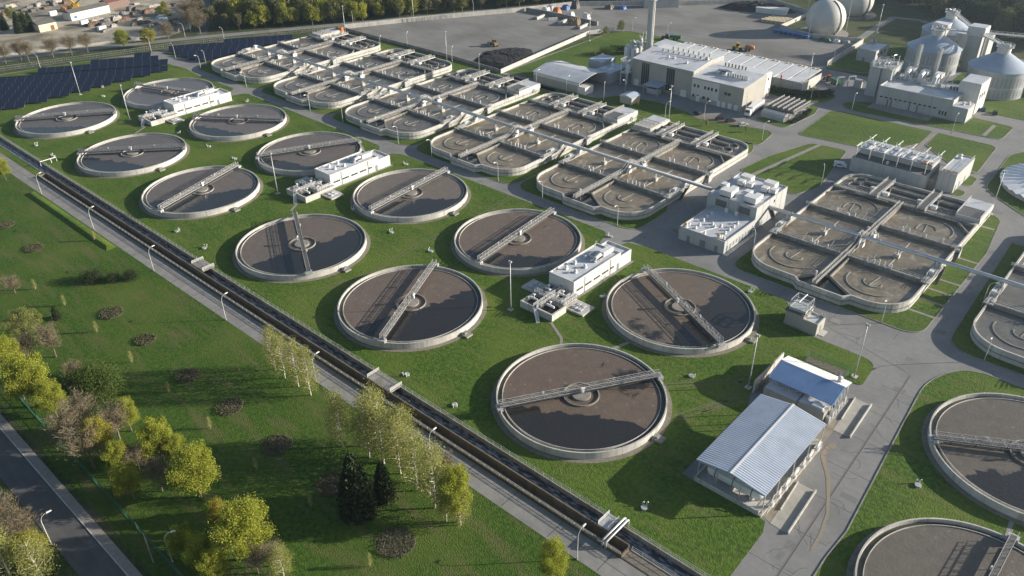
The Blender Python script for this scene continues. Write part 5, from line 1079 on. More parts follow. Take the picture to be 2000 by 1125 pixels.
def tractor(label, loc, rz, body, trailer):
    t = thing('tractor',label,'tractor',loc,rz); MB().box(0,-.55,.9,2.2,.55,1.8).build('bonnet',body,t); c = MB().box(-1.4,-.8,1.3,.0,.8,2.9).build('cab',DARKW,t); MB().box(-1.5,-.9,2.9,.1,.9,3.05).build('roof',body,c)
    for x,r_ in ((-.9,.9),(1.6,.6)):
        for y in (-.95,.95): o = MB(); wheel(o,x,y,r_,.45); o.build('wheel',BLACKR,t)
    q = thing('farm_trailer',trailer,'trailer',(loc[0]-math.cos(rz)*5.4,loc[1]-math.sin(rz)*5.4),rz); MB().box(-3.2,-1.25,1.1,3.0,1.25,2.7).build('body',GREENP,q)
    for x in (-1.2,.6):
        for y in (-1.1,1.1): o = MB(); wheel(o,x,y,.55,.4); o.build('wheel',BLACKR,q)
tractor('dark tractor at the back of the garage',(-243.5,397.5),R(200),STEELD,'dark green tipping trailer behind the garage'); tractor('red tractor under the loading gantry',(-144.0, 384.3),R(150),REDP,'green tipping trailer under the loading gantry')
t = thing('loading_gantry','grey steel loading gantry over the green trailer','gantry',(-136.6, 376.6)); 
for a,b in (((0,0),(2,3)),((3.5,4.5),(5.5,7.5))): MB().beam((*a,0),(*a,5),.4).beam((*b,0),(*b,5),.4).beam((*a,5),(*b,5),.5).build('portal',GALV,t)
MB().box(6,6,0,9,8.5,3.8).build('cabin',GREYP,t)
# truck and cars
t = thing('lorry','white articulated lorry parked along the process hall','lorry',(-149.6,315.4),R(94.5)); c = MB().box(0,-1.2,.6,2.3,1.2,3.3).build('cab',WHITEM,t); MB().box(-.04,-1.0,2.0,.02,1.0,3.0).build('windscreen',DARKW,c)
MB().box(2.7,-1.25,1.1,15.4,1.25,3.7).build('trailer_body',WHITEM,t); MB().box(2.4,-1.28,1.0,15.5,1.28,1.3).build('chassis',STEELD,t)
for x in (1.1,4.4,11.8,13.0,14.2): o = MB(); wheel(o,x,-1.0,.52,.35); wheel(o,x,1.0,.52,.35); o.build('wheel',BLACKR,t)
def car(label, loc, rz, paint, van=False):
    t = thing('parked_car',label,'car',loc,rz,'parked cars'); P = [(-2.1,.3),(2.1,.3),(2.15,.75),(1.2,.95),(.6,1.45),(-1.2,1.45),(-1.9,.95),(-2.15,.8)] if not van else [(-2.3,.3),(2.3,.3),(2.3,1.0),(1.7,1.2),(1.2,2.0),(-2.3,2.05)]
    m = MB(); n = len(P); m.add([(x,-.88,z) for x,z in P]+[(x,.88,z) for x,z in P],[list(range(n)),list(range(n,2*n))[::-1]]+[(i,n+i,n+(i+1)%n,(i+1)%n) for i in range(n)]); m.build('body',paint,t); MB().box(-1.25,-.9,1.0,.75,.9,1.38).build('window',DARKW,t)
    for x in (-1.35,1.35): o = MB(); wheel(o,x,-.8,.33,.2); wheel(o,x,.8,.33,.2); o.build('wheel',BLACKR,t)
CD = mat('dark car paint',(.03,.032,.036),None,1,.3); CS = mat('silver car paint',(.5,.51,.52),None,1,.3,metal=.4)
car('dark car first in the brick parking bay',(-167.6, 305.1),R(160),CD); car('dark grey car second in the brick parking bay',(-156.6, 305.4),R(60),CD); car('dark car third in the brick parking bay',(-152.2, 305.8),R(60),CD); car('silver car parked nearest the lorry',(-145.7, 305.0),R(60),CS); car('dark blue car beside the engine building corner',(-75.7, 387.9),R(100),mat('dark blue car paint',(.02,.05,.14),None,1,.3)); car('grey car on the lane right of the engine building',(-70.6, 386.4),R(100),CD); car('white van parked beside the frame roofed building',(-97.8, 290.1),R(20),WHITEM,True)
# skips, pallets and bins
for k in range(8): tag(MB().add([(-1.6,-1,.1),(1.6,-1,.1),(1.6,1,.1),(-1.6,1,.1),(-2.1,-1.2,1.7),(2.1,-1.2,1.7),(2.1,1.2,1.7),(-2.1,1.2,1.7)],[(3,2,1,0),(0,1,5,4),(1,2,6,5),(2,3,7,6),(3,0,4,7),(4,5,6,7)]).build('skip',BLUEP,None,(-203+k*2.75,449.6-k*.05,0),rz=R(80)),f'{ORD[k]} blue skip from the left along the gasholder wall','skip','blue skips along the wall')
n = 0
for i in range(6):
    for j in range(4):
        x, y = -218.5+i*2.6-j*.6, 477.0-j*3.2+i*.35; tag(MB().box(-1.0,-1.3,0,1.0,1.3,1.2).box(-1.05,-1.35,1.25,1.05,1.35,1.5).build('pallet_stack',WOODP,None,(x,y,0),rz=R(18)),'pale stacked pallet in the block of pallets beside the gasholder wall','pallet','pallet stacks on the yard'); n += 1
for k,(x,y,m_,l) in enumerate(((-175.5,450.3,CD,'dark bin at the corner of the boiler house wall'),(-172.8,449.5,GREENP,'green bin beside the dark one'),(-168,450.5,WHITEM,'white covered pile at the wall end'),(-163.5,452.6,GREYP,'grey wrapped bales beside the white pile'))): heap('covered_pile',l,'pile',[(x-2,y-1.3),(x+2,y-1.3),(x+2,y+1.3),(x-2,y+1.3)],1.5,m_,20+k)
for k,((u,v),m_,l,h) in enumerate(zip([(-336.0, 404.0),(-336.0, 409.1),(-328.0, 405.4),(-330.4, 417.1),(-327.3, 423.1),(-309.8, 435.5),(-303.5, 440.5),(-316.0, 403.6),(-305.4, 405.7)],[WHITEM,GREYP,ORANGE,BLUEP,STEELD,STEELD,BLUEP,WHITEM,WHITEM],['white wrapped pile behind the inner wall','grey machine behind the inner wall','orange machine behind the inner wall','blue covered pile at the yard wall','big dark machine at the yard wall corner','dark scrap pile left of the chimney top','blue tarpaulin at the far yard wall','white bags on the inner wall','white bags near the inner wall end'],[2.6,3,3.2,2.4,4.6,2.4,1.6,3,3])): heap('yard_pile',l,'pile',[(u-2.6,v-2),(u+2.6,v-2.2),(u+2.4,v+2),(u-2.5,v+2.2)],h,m_,40+k)
t = thing('long_store','low grey store building at the far yard wall behind the chimney','building',(-293.5, 450.4),R(44)); MB().box(0,0,0,22,7,5).build('wall',GREYP,t); MB().box(-.2,-.2,5,22.2,7.2,5.3).build('roof',ROOFB,t)
# ------------------------------------------------------------------ scrapyard
def barn(name,label,x,y,rz,L,W,h,wm,rm,rh=1.6):
    t = thing(name,label,'building',(x,y),rz); MB().box(0,0,0,L,W,h).build('wall',wm,t); m = MB().extr([(-W/2-.3,h),(W/2+.3,h),(0,h+rh)],(-.3,W/2,0),(L+.3,W/2,0)); m.build('roof',rm,t); return t
t = barn('long_shed','long white shed with a dark roof in the scrapyard',-549.5, 200.5,R(98),26.5,9,4.6,WHITEP,ROOFD)
MB().box(2,-.05,1.2,4,.02,2.6).build('window',BLUEP,t)
t = barn('brick_house','brick building with a dull red roof beyond the long white shed',-559.3, 228.9,R(100),15,9,4.6,BRICKP,ROOFR)
t = barn('small_barn','small cream gabled barn with a rusty door in the scrapyard',-537.1, 176.4,R(93),10.5,12,4.2,mat('cream render',(.66,.55,.38),None,1,.8),ROOFD); MB().box(6.6,-.05,.1,8.8,.02,2.8).build('door',RUST,t)
for k,(bx,by,a,l) in enumerate(((-577.3, 216.2,20,'yellow mobile crane with its boom raised to the right'),(-580.4, 215.5,150,'yellow mobile crane with its boom raised to the left'))):
    t = thing('mobile_crane',l,'crane',(bx,by),R(60 if k == 0 else 220)); MB().box(-3,-1.3,.6,4,1.3,2.2).build('carrier',YELLOW,t); MB().box(-2,-1.2,2.2,1,1.2,3.8).build('cab',YELLOW,t); MB().beam((-1,0,3.4),(9,-4,11),.8).build('boom',YELLOW,t)
    for x in (-2,1,3): o = MB(); wheel(o,x,-1.2,.6,.4); wheel(o,x,1.2,.6,.4); o.build('wheel',BLACKR,t)
heap('scrap_pile','orange rusty scrap beside the cranes','pile',[(-582.1, 207.0),(-574.7, 207.8),(-583.0, 211.7),(-588.6, 210.7)],2.2,ORANGE,60)
for k,(u,_,l) in enumerate((((-535.1, 201.8),0,'white box trailer on the scrapyard drive'),((-511.9, 202.2),0,'white skip on the scrapyard drive'),((-574.5, 199.3),0,'white car beside the barn shadow'))): tag(MB().box(-2.4,-1.2,.4,2.4,1.2,2.8).box(-2,-1.1,0,2,1.1,.4).build('box_trailer',WHITEM,None,(*u,0),rz=R(100)),l,'trailer')
rg = np.random.default_rng(11); DM = [mat('dark scrap',(.06,.06,.06),(.16,.14,.11),1,.9),mat('mixed scrap',(.22,.20,.17),(.07,.07,.08),.8,.9),mat('pale rubble',(.42,.40,.36),(.22,.2,.17),1,.9),mat('rust scrap',(.2,.12,.07),(.08,.06,.05),1,.9)]
SC = [(-531.4,201.7), (-536.9,206.7), (-536.4,210.3), (-527.6,204.7), (-525.1,209.9), (-532.6,216.6), (-531.8,220.5), (-523.7,220.6), (-517.9,203.4), (-510.0,203.8), (-516.0,211.0), (-531.3,227.6), (-533.3,232.6), (-541.7,229.3), (-519.8,230.2), (-509.2,229.1), (-508.9,223.1), (-499.1,227.9), (-491.5,238.8), (-491.0,234.5), (-498.6,241.0), (-477.4,233.4), (-523.4,244.0), (-533.8,242.5), (-545.8,243.4), (-548.4,237.7), (-547.3,253.0), (-536.5,254.5), (-539.3,263.2), (-609.6,199.2), (-608.6,203.7), (-598.4,204.6), (-604.6,192.4), (-603.4,211.6), (-619.0,189.8), (-601.6,180.8), (-627.2,196.1), (-615.1,209.7), (-611.3,216.6), (-602.6,219.7), (-596.0,195.8), (-572.2,244.2), (-562.5,248.2), (-563.4,236.4)]
for k,(u,v) in enumerate(SC):
    a, b = rg.uniform(2,6), rg.uniform(1.5,3); ca = R(100+rg.uniform(-15,15)); q = [(math.cos(ca)*x-math.sin(ca)*y+u,math.sin(ca)*x+math.cos(ca)*y+v) for x,y in ((-a,-b),(a,-b*.7),(a*.8,b),(-a*.9,b*.8))]
    heap('scrap_pile','one of the many mixed scrap and rubble piles strewn across the scrapyard','pile',q,rg.uniform(.8,2.6),DM[k%4],70+k)['group'] = 'scrap piles in the scrapyard'
heap('covered_pile','pale blue sheeted pile left of the wood edge','pile',[(-511.8, 235.2),(-502.3, 239.6),(-515.5, 245.4),(-518.9, 240.9)],1.4,ROOFL,99)
# ------------------------------------------------------------------ trees and shrubs
def leaf_mat(name, a, b_, tr=.35, sc=.6):
    m = bpy.data.materials.new(name); m.use_nodes = True; t = m.node_tree; L = t.links.new
    for n in list(t.nodes):
        if n.type == 'BSDF_PRINCIPLED': t.nodes.remove(n)
    out = [n for n in t.nodes if n.type == 'OUTPUT_MATERIAL'][0]
    pos = _n(t,'ShaderNodeNewGeometry').outputs['Position']; no = _n(t,'ShaderNodeTexNoise'); no.inputs['Scale'].default_value = sc; no.inputs['Detail'].default_value = 4; L(pos,no.inputs['Vector'])
    mr = _n(t,'ShaderNodeMapRange'); mr.inputs[1].default_value = .35; mr.inputs[2].default_value = .65; L(no.outputs[0],mr.inputs[0])
    mx = _n(t,'ShaderNodeMix'); mx.data_type = 'RGBA'; mx.inputs[6].default_value = (*a,1); mx.inputs[7].default_value = (*b_,1); L(mr.outputs[0],mx.inputs[0])
    d = _n(t,'ShaderNodeBsdfDiffuse'); tl = _n(t,'ShaderNodeBsdfTranslucent'); L(mx.outputs[2],d.inputs[0]); L(mx.outputs[2],tl.inputs[0])
    ms = _n(t,'ShaderNodeMixShader'); ms.inputs[0].default_value = tr; L(d.outputs[0],ms.inputs[1]); L(tl.outputs[0],ms.inputs[2]); L(ms.outputs[0],out.inputs[0]); return m
LM = {'yellow':leaf_mat('spring leaves',(.38,.40,.065),(.26,.295,.05),.45),'amber':leaf_mat('amber spring leaves',(.36,.32,.06),(.27,.26,.05)),'birch':leaf_mat('young birch leaves',(.34,.34,.11),(.24,.26,.075)),
      'bare':leaf_mat('bare twigs',(.25,.205,.135),(.17,.145,.095),.1),'willow':leaf_mat('willow leaves',(.25,.26,.09),(.18,.20,.065)),'conifer':leaf_mat('dark needles',(.035,.05,.024),(.055,.07,.034),.1),
      'shrub':leaf_mat('shrub leaves',(.13,.175,.045),(.09,.135,.038)),'forest':leaf_mat('wood leaves',(.20,.20,.06),(.125,.14,.05),.25,.15),'forestb':leaf_mat('brown wood twigs',(.20,.19,.095),(.145,.145,.075),.2,.15),'foresty':leaf_mat('fresh wood leaves',(.34,.34,.05),(.23,.25,.05),.3,.15),'darkw':leaf_mat('shaded wood leaves',(.075,.085,.04),(.05,.06,.03),.2,.15),'heath':leaf_mat('heather like twigs',(.15,.125,.085),(.095,.105,.05),.1)}
LM['yew'] = LM['conifer']
BARK = mat('grey bark',(.17,.14,.11),(.10,.085,.065),2,.9); BARKW = mat('white birch bark',(.62,.58,.50),(.40,.37,.32),1.5,.8)
def quads(C, S, rg, up=0.0, elong=1.0, dirs=None):
    n = len(C); N = rg.normal(size=(n,3)); N[:,2] += up; N /= np.linalg.norm(N,axis=1)[:,None]
    A = np.cross(N,rg.normal(size=(n,3))) if dirs is None else dirs; A /= np.linalg.norm(A,axis=1)[:,None]+1e-9
    B = np.cross(N,A); B /= np.linalg.norm(B,axis=1)[:,None]+1e-9
    a = A*(S*elong)[:,None]*.5; b = B*S[:,None]*.5
    V = np.stack([C-a-b,C+a-b*.6,C+a*.9+b,C-a*.8+b*.9],1).reshape(-1,3); return V
def qmesh(name, V):
    me = bpy.data.meshes.new(name); n = len(V)//4; me.vertices.add(len(V)); me.vertices.foreach_set('co',V.astype(np.float32).ravel()); me.loops.add(n*4); me.loops.foreach_set('vertex_index',np.arange(n*4,dtype=np.int32)); me.polygons.add(n); me.polygons.foreach_set('loop_start',np.arange(0,n*4,4,dtype=np.int32)); me.update(); me.validate(); return me
def tree_parts(kind, seed):
    """unit tree 10 m tall: (trunk MB, crown verts, leaf material)"""
    rg = np.random.default_rng(seed); tr = MB(); C = []; S = []; D = None
    if kind in ('yellow','amber','willow','forest','foresty','darkw'):
        nb = 21 if kind != 'willow' else 20; W = 3.4 if kind != 'willow' else 4.6; z0 = 3.0 if kind != 'willow' else 1.8
        tr.tube([(0,0,0),(.1,.05,2.0),(.05,.1,4),(.15,0,6.5)],[.22,.17,.13,.05],7); cl = []
        for k in range(nb):
            a = k*2.4+rg.uniform(-.4,.4); q = (k+.5)/nb; z = z0+q*(9.1-z0); rr = W*math.sin(math.pi*min(.97,(.16+q*.78)))**.8*rg.uniform(.45,.95)
            c = np.array([rr*math.cos(a),rr*math.sin(a),z]); cl.append(c); tr.tube([(0.05,.05,min(6,max(1.6,z*.5))),(c[0]*.5,c[1]*.5,z*.78),tuple(c)],[.09,.06,.02],5)
        per = 950 if kind not in ('forest','foresty','darkw') else 330
        for c in cl:
            r_ = rg.uniform(.55,1.25)*(1.0 if kind not in ('forest','foresty','darkw') else 1.25); P = np.clip(rg.normal(size=(per,3)),-2.0,2.0)*r_*np.array([.62,.62,.45]); C.append(P+c); S.append(rg.uniform(.07,.17,per)*(1 if kind not in ('forest','foresty','darkw') else 2.7))
        n2 = int(per*2.5); P = np.clip(rg.normal(size=(n2,3)),-1.7,1.7)*np.array([W*.36,W*.36,1.45])+np.array([0,0,(z0+9)/2]); C.append(P); S.append(rg.uniform(.07,.15,n2)*(1 if kind not in ('forest','foresty','darkw') else 2.6))
        return tr, quads(np.concatenate(C),np.concatenate(S),rg,.4), kind
    if kind == 'birch':
        tr.tube([(0,0,0),(.08,.0,3),(-.05,.1,6),(.05,0,9.6)],[.12,.09,.06,.02],7)
        for k in range(36):
            q = k/36; z = .7+q*8.5; a = k*2.4+rg.uniform(-.5,.5); L = (1.75*(1-q)**.55*(.55+.45*min(1,q*4))+.35)*rg.uniform(.7,1.25); e = np.array([L*math.cos(a),L*math.sin(a),z+L*.9]); tr.tube([(0,0,z),tuple((np.array([0,0,z])+e)/2+np.array([0,0,.1])),tuple(e)],[.045,.03,.012],4)
            P = rg.normal(size=(170,3))*np.array([.42,.42,.6])+e*np.array([.8,.8,1])+np.array([0,0,-.3]); C.append(P); S.append(rg.uniform(.06,.135,170))
        return tr, quads(np.concatenate(C),np.concatenate(S),rg,.2), kind
    if kind in ('bare','forestb'):
        tr.tube([(0,0,0),(.1,.05,2.5),(0,.1,5)],[.2,.15,.08],7); Dd = []
        for k in range(22):
            q = k/22; a = k*2.4+rg.uniform(-.5,.5); z = 2.2+q*4.5; L = rg.uniform(2.4,4.0)*(1.05-.35*q); d = np.array([math.cos(a)*.75,math.sin(a)*.75,.8]); e = np.array([0,0,z])+d*L; m_ = np.array([0,0,z])+d*L*.5+np.array([0,0,.2]); tr.tube([(0,0,z),tuple(m_),tuple(e)],[.08,.05,.015],4)
            n = 170 if kind == 'bare' else 70; tt = rg.uniform(.3,1.05,n)[:,None]; base = np.array([0,0,z])+d*L*tt+rg.normal(size=(n,3))*.45; dd = d+rg.normal(size=(n,3))*.7; C.append(base); Dd.append(dd); S.append(np.full(n,.04 if kind == 'bare' else .16))
        return tr, quads(np.concatenate(C),np.concatenate(S),rg,0,15 if kind == 'bare' else 7,np.concatenate(Dd)), kind
    if kind == 'conifer':
        tr.tube([(0,0,0),(0,0,9.6)],[.22,.03],7)
        for k in range(26):
            q = k/26; z = .7+q*9.0; rr = (2.3*(1-q)**.6+.1)*(.72+.5*rg.uniform()); n = int(420*(1-q)+40); a = rg.uniform(0,6.283,n); r_ = rr*rg.uniform(.15,1.08,n)**.6; C.append(np.stack([r_*np.cos(a),r_*np.sin(a),z-r_*.30+rg.normal(size=n)*.16],1)); S.append(rg.uniform(.1,.3,n))
        return tr, quads(np.concatenate(C),np.concatenate(S),rg,.3,1.8), kind
    # low shrubs: unit 2 m high, radius ~2
    for k in range(9):
        a = k*2.4; r_ = 1.35*math.sqrt(k/9); c = np.array([r_*math.cos(a),r_*math.sin(a),.75+.35*rg.uniform()]); tr.tube([(0,0,0),tuple(c)],[.05,.02],4); P = np.clip(rg.normal(size=(800,3)),-2,2)*np.array([.5,.5,.42]); P = P+c; P[:,2] = np.abs(P[:,2]); C.append(P); S.append(rg.uniform(.04,.1,800))
    return tr, quads(np.concatenate(C),np.concatenate(S),rg,.4), kind
PT = {}
def plant(kind, x, y, h, label, cat='tree', group=None, wide=1.0, seed=0, name=None):
    unit = 2.0 if kind in ('shrub','heath','yew') else 10.0; key = (kind,seed%3)
    t = thing(name or {'conifer':'conifer_tree','birch':'birch_tree','shrub':'shrub','yew':'dark_shrub','heath':'shrub','bare':'bare_tree','willow':'willow_tree'}.get(kind,'tree'),label,cat,(x,y,-.02),R((seed*77)%360),group)
    s = h/unit; t.scale = (s*wide,s*wide,s)
    if key not in PT:
        tr, V, k = tree_parts(kind,31*(seed%3)+hash(len(kind)*7)%97); a = tr.build('trunk' if unit > 5 else 'stems',BARKW if kind == 'birch' else BARK,t); me = qmesh('crown',V); me.materials.append(LM[kind]); c = bpy.data.objects.new('crown',me); COL.objects.link(c); c.parent = t; PT[key] = (a.data,me)
    else:
        for nm,me in zip(('trunk' if unit > 5 else 'stems','crown'),PT[key]): c = bpy.data.objects.new(nm,me); COL.objects.link(c); c.parent = t
    return t
Y = [ # kind, base x,y, height, label, width, seed
('yellow',-199.9, 34.1,11.2,'yellow green tree cut by the left picture edge',1.0,0),('yellow',-182.8, 34.4,13.9,'bright yellow green tree second along the street fence',1.0,1),('amber',-188.5, 33.1,9,'amber leaved tree between the first two yellow trees',1.0,0),
('yellow',-175.9, 35.6,9.5,'yellow green tree third along the street fence',.95,2),('bare',-200.1, 45.4,10,'bare tree with a pale trunk between willow and shrubs',.95,0),('bare',-203.3, 40.3,8,'low bare tree in front of the willow',1.1,1),('bare',-161.7, 33.3,11,'bare brownish tree right of the third yellow tree',1.0,2),('bare',-152.8, 33.8,12,'largest bare tree beside the green fence',1.1,0),
('amber',-153.4, 36.4,11,'tree with an amber top among the bare trees',.8,1),('yellow',-158.2, 44.8,8.7,'small slender yellow tree standing free on the grass',.8,2),('yellow',-143.5, 44.8,10.8,'open branched yellow tree with a forked trunk',.95,1),('yellow',-140.3, 46.8,7.5,'small yellow tree leaning against the forked one',.8,0),
('yellow',-128.1, 44.6,12.4,'broad yellow green tree with a slanting trunk',1.05,2),('yellow',-145.6, 37.1,9,'yellow tree at the fence above the street lamp gap',.8,0),('yellow',-137.9, 35.2,9,'yellow tree just below it at the fence',.9,1),('bare',-135.6, 40.2,9,'small bare tree between the yellow trees and the fence',.8,1),
('amber',-115.6, 42.3,9,'small amber green tree left of the big yellow tree',.6,2),('yellow',-106.6, 42.6,13.4,'biggest bright yellow tree in the lower foreground',1.0,0),('yellow',-116.7, 34.8,7,'yellow bush like tree beside the fence lamp',1.05,1),('yellow',-111.6, 35.7,7.5,'yellow tree right of the fence lamp',1.0,2),('yellow',-107.2, 35.9,7,'yellow tree at the bottom edge right of the fence lamp',.95,0),
('birch',-98.3, 44.3,9,'sparse young birch at the bottom edge',1.2,1),('bare',-102.7, 41.7,7,'brown twiggy tree below the biggest yellow tree',1.2,2),('yellow',-60.5, 76.1,10.3,'single yellow tree at the bottom edge beside the service road',.72,2),('willow',-211.2, 43.2,11,'large grey green willow at the left',1.0,0),('yellow',-326.9, 79.9,8,'small yellow tree by the far left bend of the service road',.9,2),
('bare',-240.8, 50.7,5.5,'round brown bare tree at the left edge above the willow',1.5,0),('birch',-137.0, 10.8,13,'white stemmed birch in the lower left corner',1.3,0),('birch',-131.1, 14.4,11,'white stemmed birch beside the street in the lower left corner',1.5,2),('bare',-143.4, 15.5,8,'bare bushy tree on the street verge',1.4,1),('bare',-148.7, 14.2,9,'bare bushy tree at the left edge below the street',1.3,2),('bare',-141.6, 12.9,8,'bare bush nearest the corner birches',1.5,0),('willow',-140.7, 11.4,6,'green bush at the foot of the corner birches',1.2,1),('bare',-157.2, 41.6,10,'bare tree filling the gap behind the green fence',1.1,1),('bare',-164.5, 37.4,11,'bare tree behind the third yellow tree',1.1,2),('bare',-143.8, 39.7,8,'low bare tree between the two fence yellow trees',1.0,0),('bare',-101.6, 44.9,7,'brown bare bush at the bottom edge',1.2,0),('amber',-136.4, 15.1,7,'olive bushy tree behind the corner birches',1.2,2)]
BI = [(-152.8, 79.5),(-148.1, 79.1),(-142.8, 79.3),(-137.8, 79.3)]
for k,(x,y) in enumerate(BI): Y.append(('birch',x,y,13.2+k*.4,f'{ORD[k]} birch from the left in the row of four beside the service road',.95,k))
BC2 = [(-118.1, 73.2),(-110.9, 75.0),(-107.1, 75.9),(-102.1, 76.2),(-95.8, 75.3),(-89.6, 74.4),(-104.3, 79.3),(-112.6, 78.4)]
BL = ['leftmost birch of the big clump by the service road','birch in the back left of the big clump','tall white trunked birch in the middle of the clump','birch just right of the clump middle','leaning pale trunk birch in the clump','birch standing on bare earth at the right of the clump','birch closest to the service road in the clump','birch at the back of the clump over the road edge']
for k,(x,y) in enumerate(BC2): Y.append(('birch',x,y,15.5+(k%3),BL[k],1.05,k))
Y += [('yellow',-83.5, 74.8,14,'yellow tree closing the right end of the birch clump',.62,0),('birch',-85.4, 73.5,12,'thin birch next to the yellow clump tree',.9,1),('birch',-82.6, 74.7,11,'low leafy birch at the right foot of the clump',1.0,2),('bare',-93.5, 80.8,9,'bare brown tree over the road at the clump',.9,1),('conifer',-100.2, 63.3,16.5,'dark conifer at the left of the birch clump',.95,0),('conifer',-99.4, 69.5,10.5,'second dark conifer inside the birch clump',.9,1),('conifer',-98.2, 64.5,8,'small grey green conifer at the foot of the dark one',.8,2),
('yew',-230.4, 68.7,3.6,'dark low conifer bush, left of the three on the open grass',1.0,0),('yew',-225.5, 72.5,3.2,'dark low conifer bush, middle of the three on the open grass',.7,1),('yew',-222.5, 76.7,3.4,'dark low conifer bush, right of the three on the open grass',.75,2),('conifer',-217.9, 53.1,4.5,'small dark conifer right of the willow',1.1,1),
('bare',-186.7, 44.6,5.5,'low bare bush with a bent pale stem before the shrubs',1.25,2)]
for k_,x,y,h,l,wd,sd in Y: plant(k_,x,y,h*(1.12 if k_ in ('yellow','amber') else 1.15 if k_ == 'bare' and x < -120 else 1),l,'tree',None,wd,sd)
SH = [(-183.8, 46.3),(-181.4, 47.5),(-178.4, 47.8),(-175.5, 47.5)]
for k,(x,y) in enumerate(SH): plant('shrub',x,y,4.6,f'{ORD[k]} rounded green shrub in the crescent of shrubs','shrub','shrubs in a crescent',1.1,k)
BD = [(-288.1,65.6),(-264.3,65.3),(-209,64.2),(-189.6,64.3),(-166.9,63.6),(-148.7,64.1),(-129.1,64.0),(-110.6,64.9),(-88.8,63.4)]
EARTH = mat('bare brown earth',(.085,.078,.05),(.055,.062,.03),1.6,.95,bump=.1,bscale=3)
for k,(x,y) in enumerate(BD):
    t = thing('shrub_bed',f'{ORD[k]} round brown shrub bed from the far end of the park lawn','shrub bed',(x,y,-.02),R(40*k),'round shrub beds'); rr = 2.5+.25*(k%3)+(.7 if k > 5 else 0); MB().lathe([(rr,.0),(rr-.15,.14),(0,.22)],24).build('earth',EARTH,t)
    rg = np.random.default_rng(200+k); n = 1100; a = rg.uniform(0,6.283,n); r_ = rr*1.1*np.sqrt(rg.uniform(0,1,n)); P = np.stack([r_*np.cos(a),r_*np.sin(a),rg.uniform(.12,.55,n)],1); me = qmesh('twigs',quads(P,rg.uniform(.05,.11,n),rg,0,5)); me.materials.append(LM['heath']); c = bpy.data.objects.new('twigs',me); COL.objects.link(c); c.parent = t
SP = [(-222.8, 57.4),(-203.0, 57.4),(-182.9, 57.2),(-164.5, 57.4),(-145.4, 57.1),(-126.2, 56.7),(-108.8, 58.1),(-88.3, 56.5),(-254.5, 80.4),(-238.3, 55.5)]
for k,(x,y) in enumerate(SP): plant('birch',x,y,3.6,f'{ORD[k]} tiny staked sapling from the far end of the open grass','sapling','staked saplings',.8,k,'sapling')
# shrubs and hedges inside the works
plant('shrub',-251.5, 353.2,4.6,'dark clipped thuja block on the lawn behind the arched hall','shrub',None,1.0,0); 
for k,(u,v) in enumerate(((-274.8, 384.0),(-271.9, 394.9))): plant('willow',u,v,5+2*k,['left small bush at the end of the sunlit yard wall','right taller bush at the end of the sunlit yard wall'][k],'shrub',None,.8,k,'bush')
for k,(x,y) in enumerate(((-249.8, 347.3),(-254.0, 346.3),(-193.0, 296.5),(-157.3, 295.3),(-141.4, 299.5))): plant('amber',x,y,2.6,['right orange leaved bush behind the arched hall','left orange leaved bush behind the arched hall','small ochre bush at the beige cabin','ochre cypress on the front lawn, left one','ochre cypress on the front lawn, right one'][k],'shrub',None,.8,k,'bush')
def hedge(label, pts, wd, h, kind='conifer', seed=3):
    rg = np.random.default_rng(seed); t = thing('hedge',label,'hedge',(pts[0][0],pts[0][1])); C = []; S = []
    for a,b in zip(pts,pts[1:]):
        a = np.array(a)-np.array(pts[0]); b = np.array(b)-np.array(pts[0]); L = np.linalg.norm(b-a); n = int(L*wd*26); q = rg.uniform(0,1,n)[:,None]; d = (b-a)/L; nn = np.array([-d[1],d[0]]); o = rg.uniform(-1,1,n)[:,None]*wd/2; P = a+(b-a)*q+nn*o; z = h*(rg.uniform(0,1,n)**.6)*(1-.25*np.abs(o[:,0])/wd*2); C.append(np.concatenate([P,z[:,None]],1)); S.append(rg.uniform(.25,.55,n))
    me = qmesh('foliage',quads(np.concatenate(C),np.concatenate(S),rg,.4)); me.materials.append(LM[kind]); c = bpy.data.objects.new('foliage',me); COL.objects.link(c); c.parent = t
hedge('tall dark hedge in front of the long white shed',[(-166,352.5),(-150,352.2),(-140,355.2),(-135,361),(-133.6,365)],3.6,3.4); hedge('clipped dark hedge beside the fan coolers',[(-131.6,320),(-131,330),(-132.4,340)],2.2,1.3); hedge('dark clipped conifer block beside the annex lawn',[(-252,357),(-240.5,363)],5,4.2)
# scrapyard trees and roadside trees
RT = [(-484.9, 138.0,'bare'),(-485.4, 145.9,'bare'),(-480.2, 147.8,'bare'),(-476.7, 159.2,'bare'),(-473.8, 167.8,'bare'),(-471.9, 175.6,'bare'),(-464.0, 192.4,'yellow'),(-456.0, 203.0,'amber'),(-459.3, 216.4,'bare')]
for k,(x,y,kd) in enumerate(RT): plant(kd,x,y,12.5 if kd == 'bare' else 11,f'{ORD[k]} roadside tree from the left along the scrapyard road','tree','roadside trees',1.15,k)
for k,(x,y,h,kd) in enumerate(((-546.0, 168.5,13,'conifer'),(-545.1, 172.2,12,'conifer'),(-548.1, 175.7,11,'conifer'),(-560.9, 165.3,11,'conifer'),(-581.1, 177.3,9,'willow'),(-561.8, 176.9,8,'forest'),(-516.3, 243.0,7,'yellow'),(-508.3, 242.9,6,'willow'),(-530.7, 252.1,6,'amber'))): plant(kd,x,y,h,['dark conifer nearest the cream barn','second dark conifer left of the cream barn','third dark conifer behind the cream barn','dark conifer at the left edge of the scrapyard','grey green bushy tree behind the scrapyard conifers','olive tree among the scrapyard conifers','yellow tree on the scrapyard rubble','grey green bush on the scrapyard rubble','amber bush at the back of the scrapyard'][k],'tree',None,1.0,k)
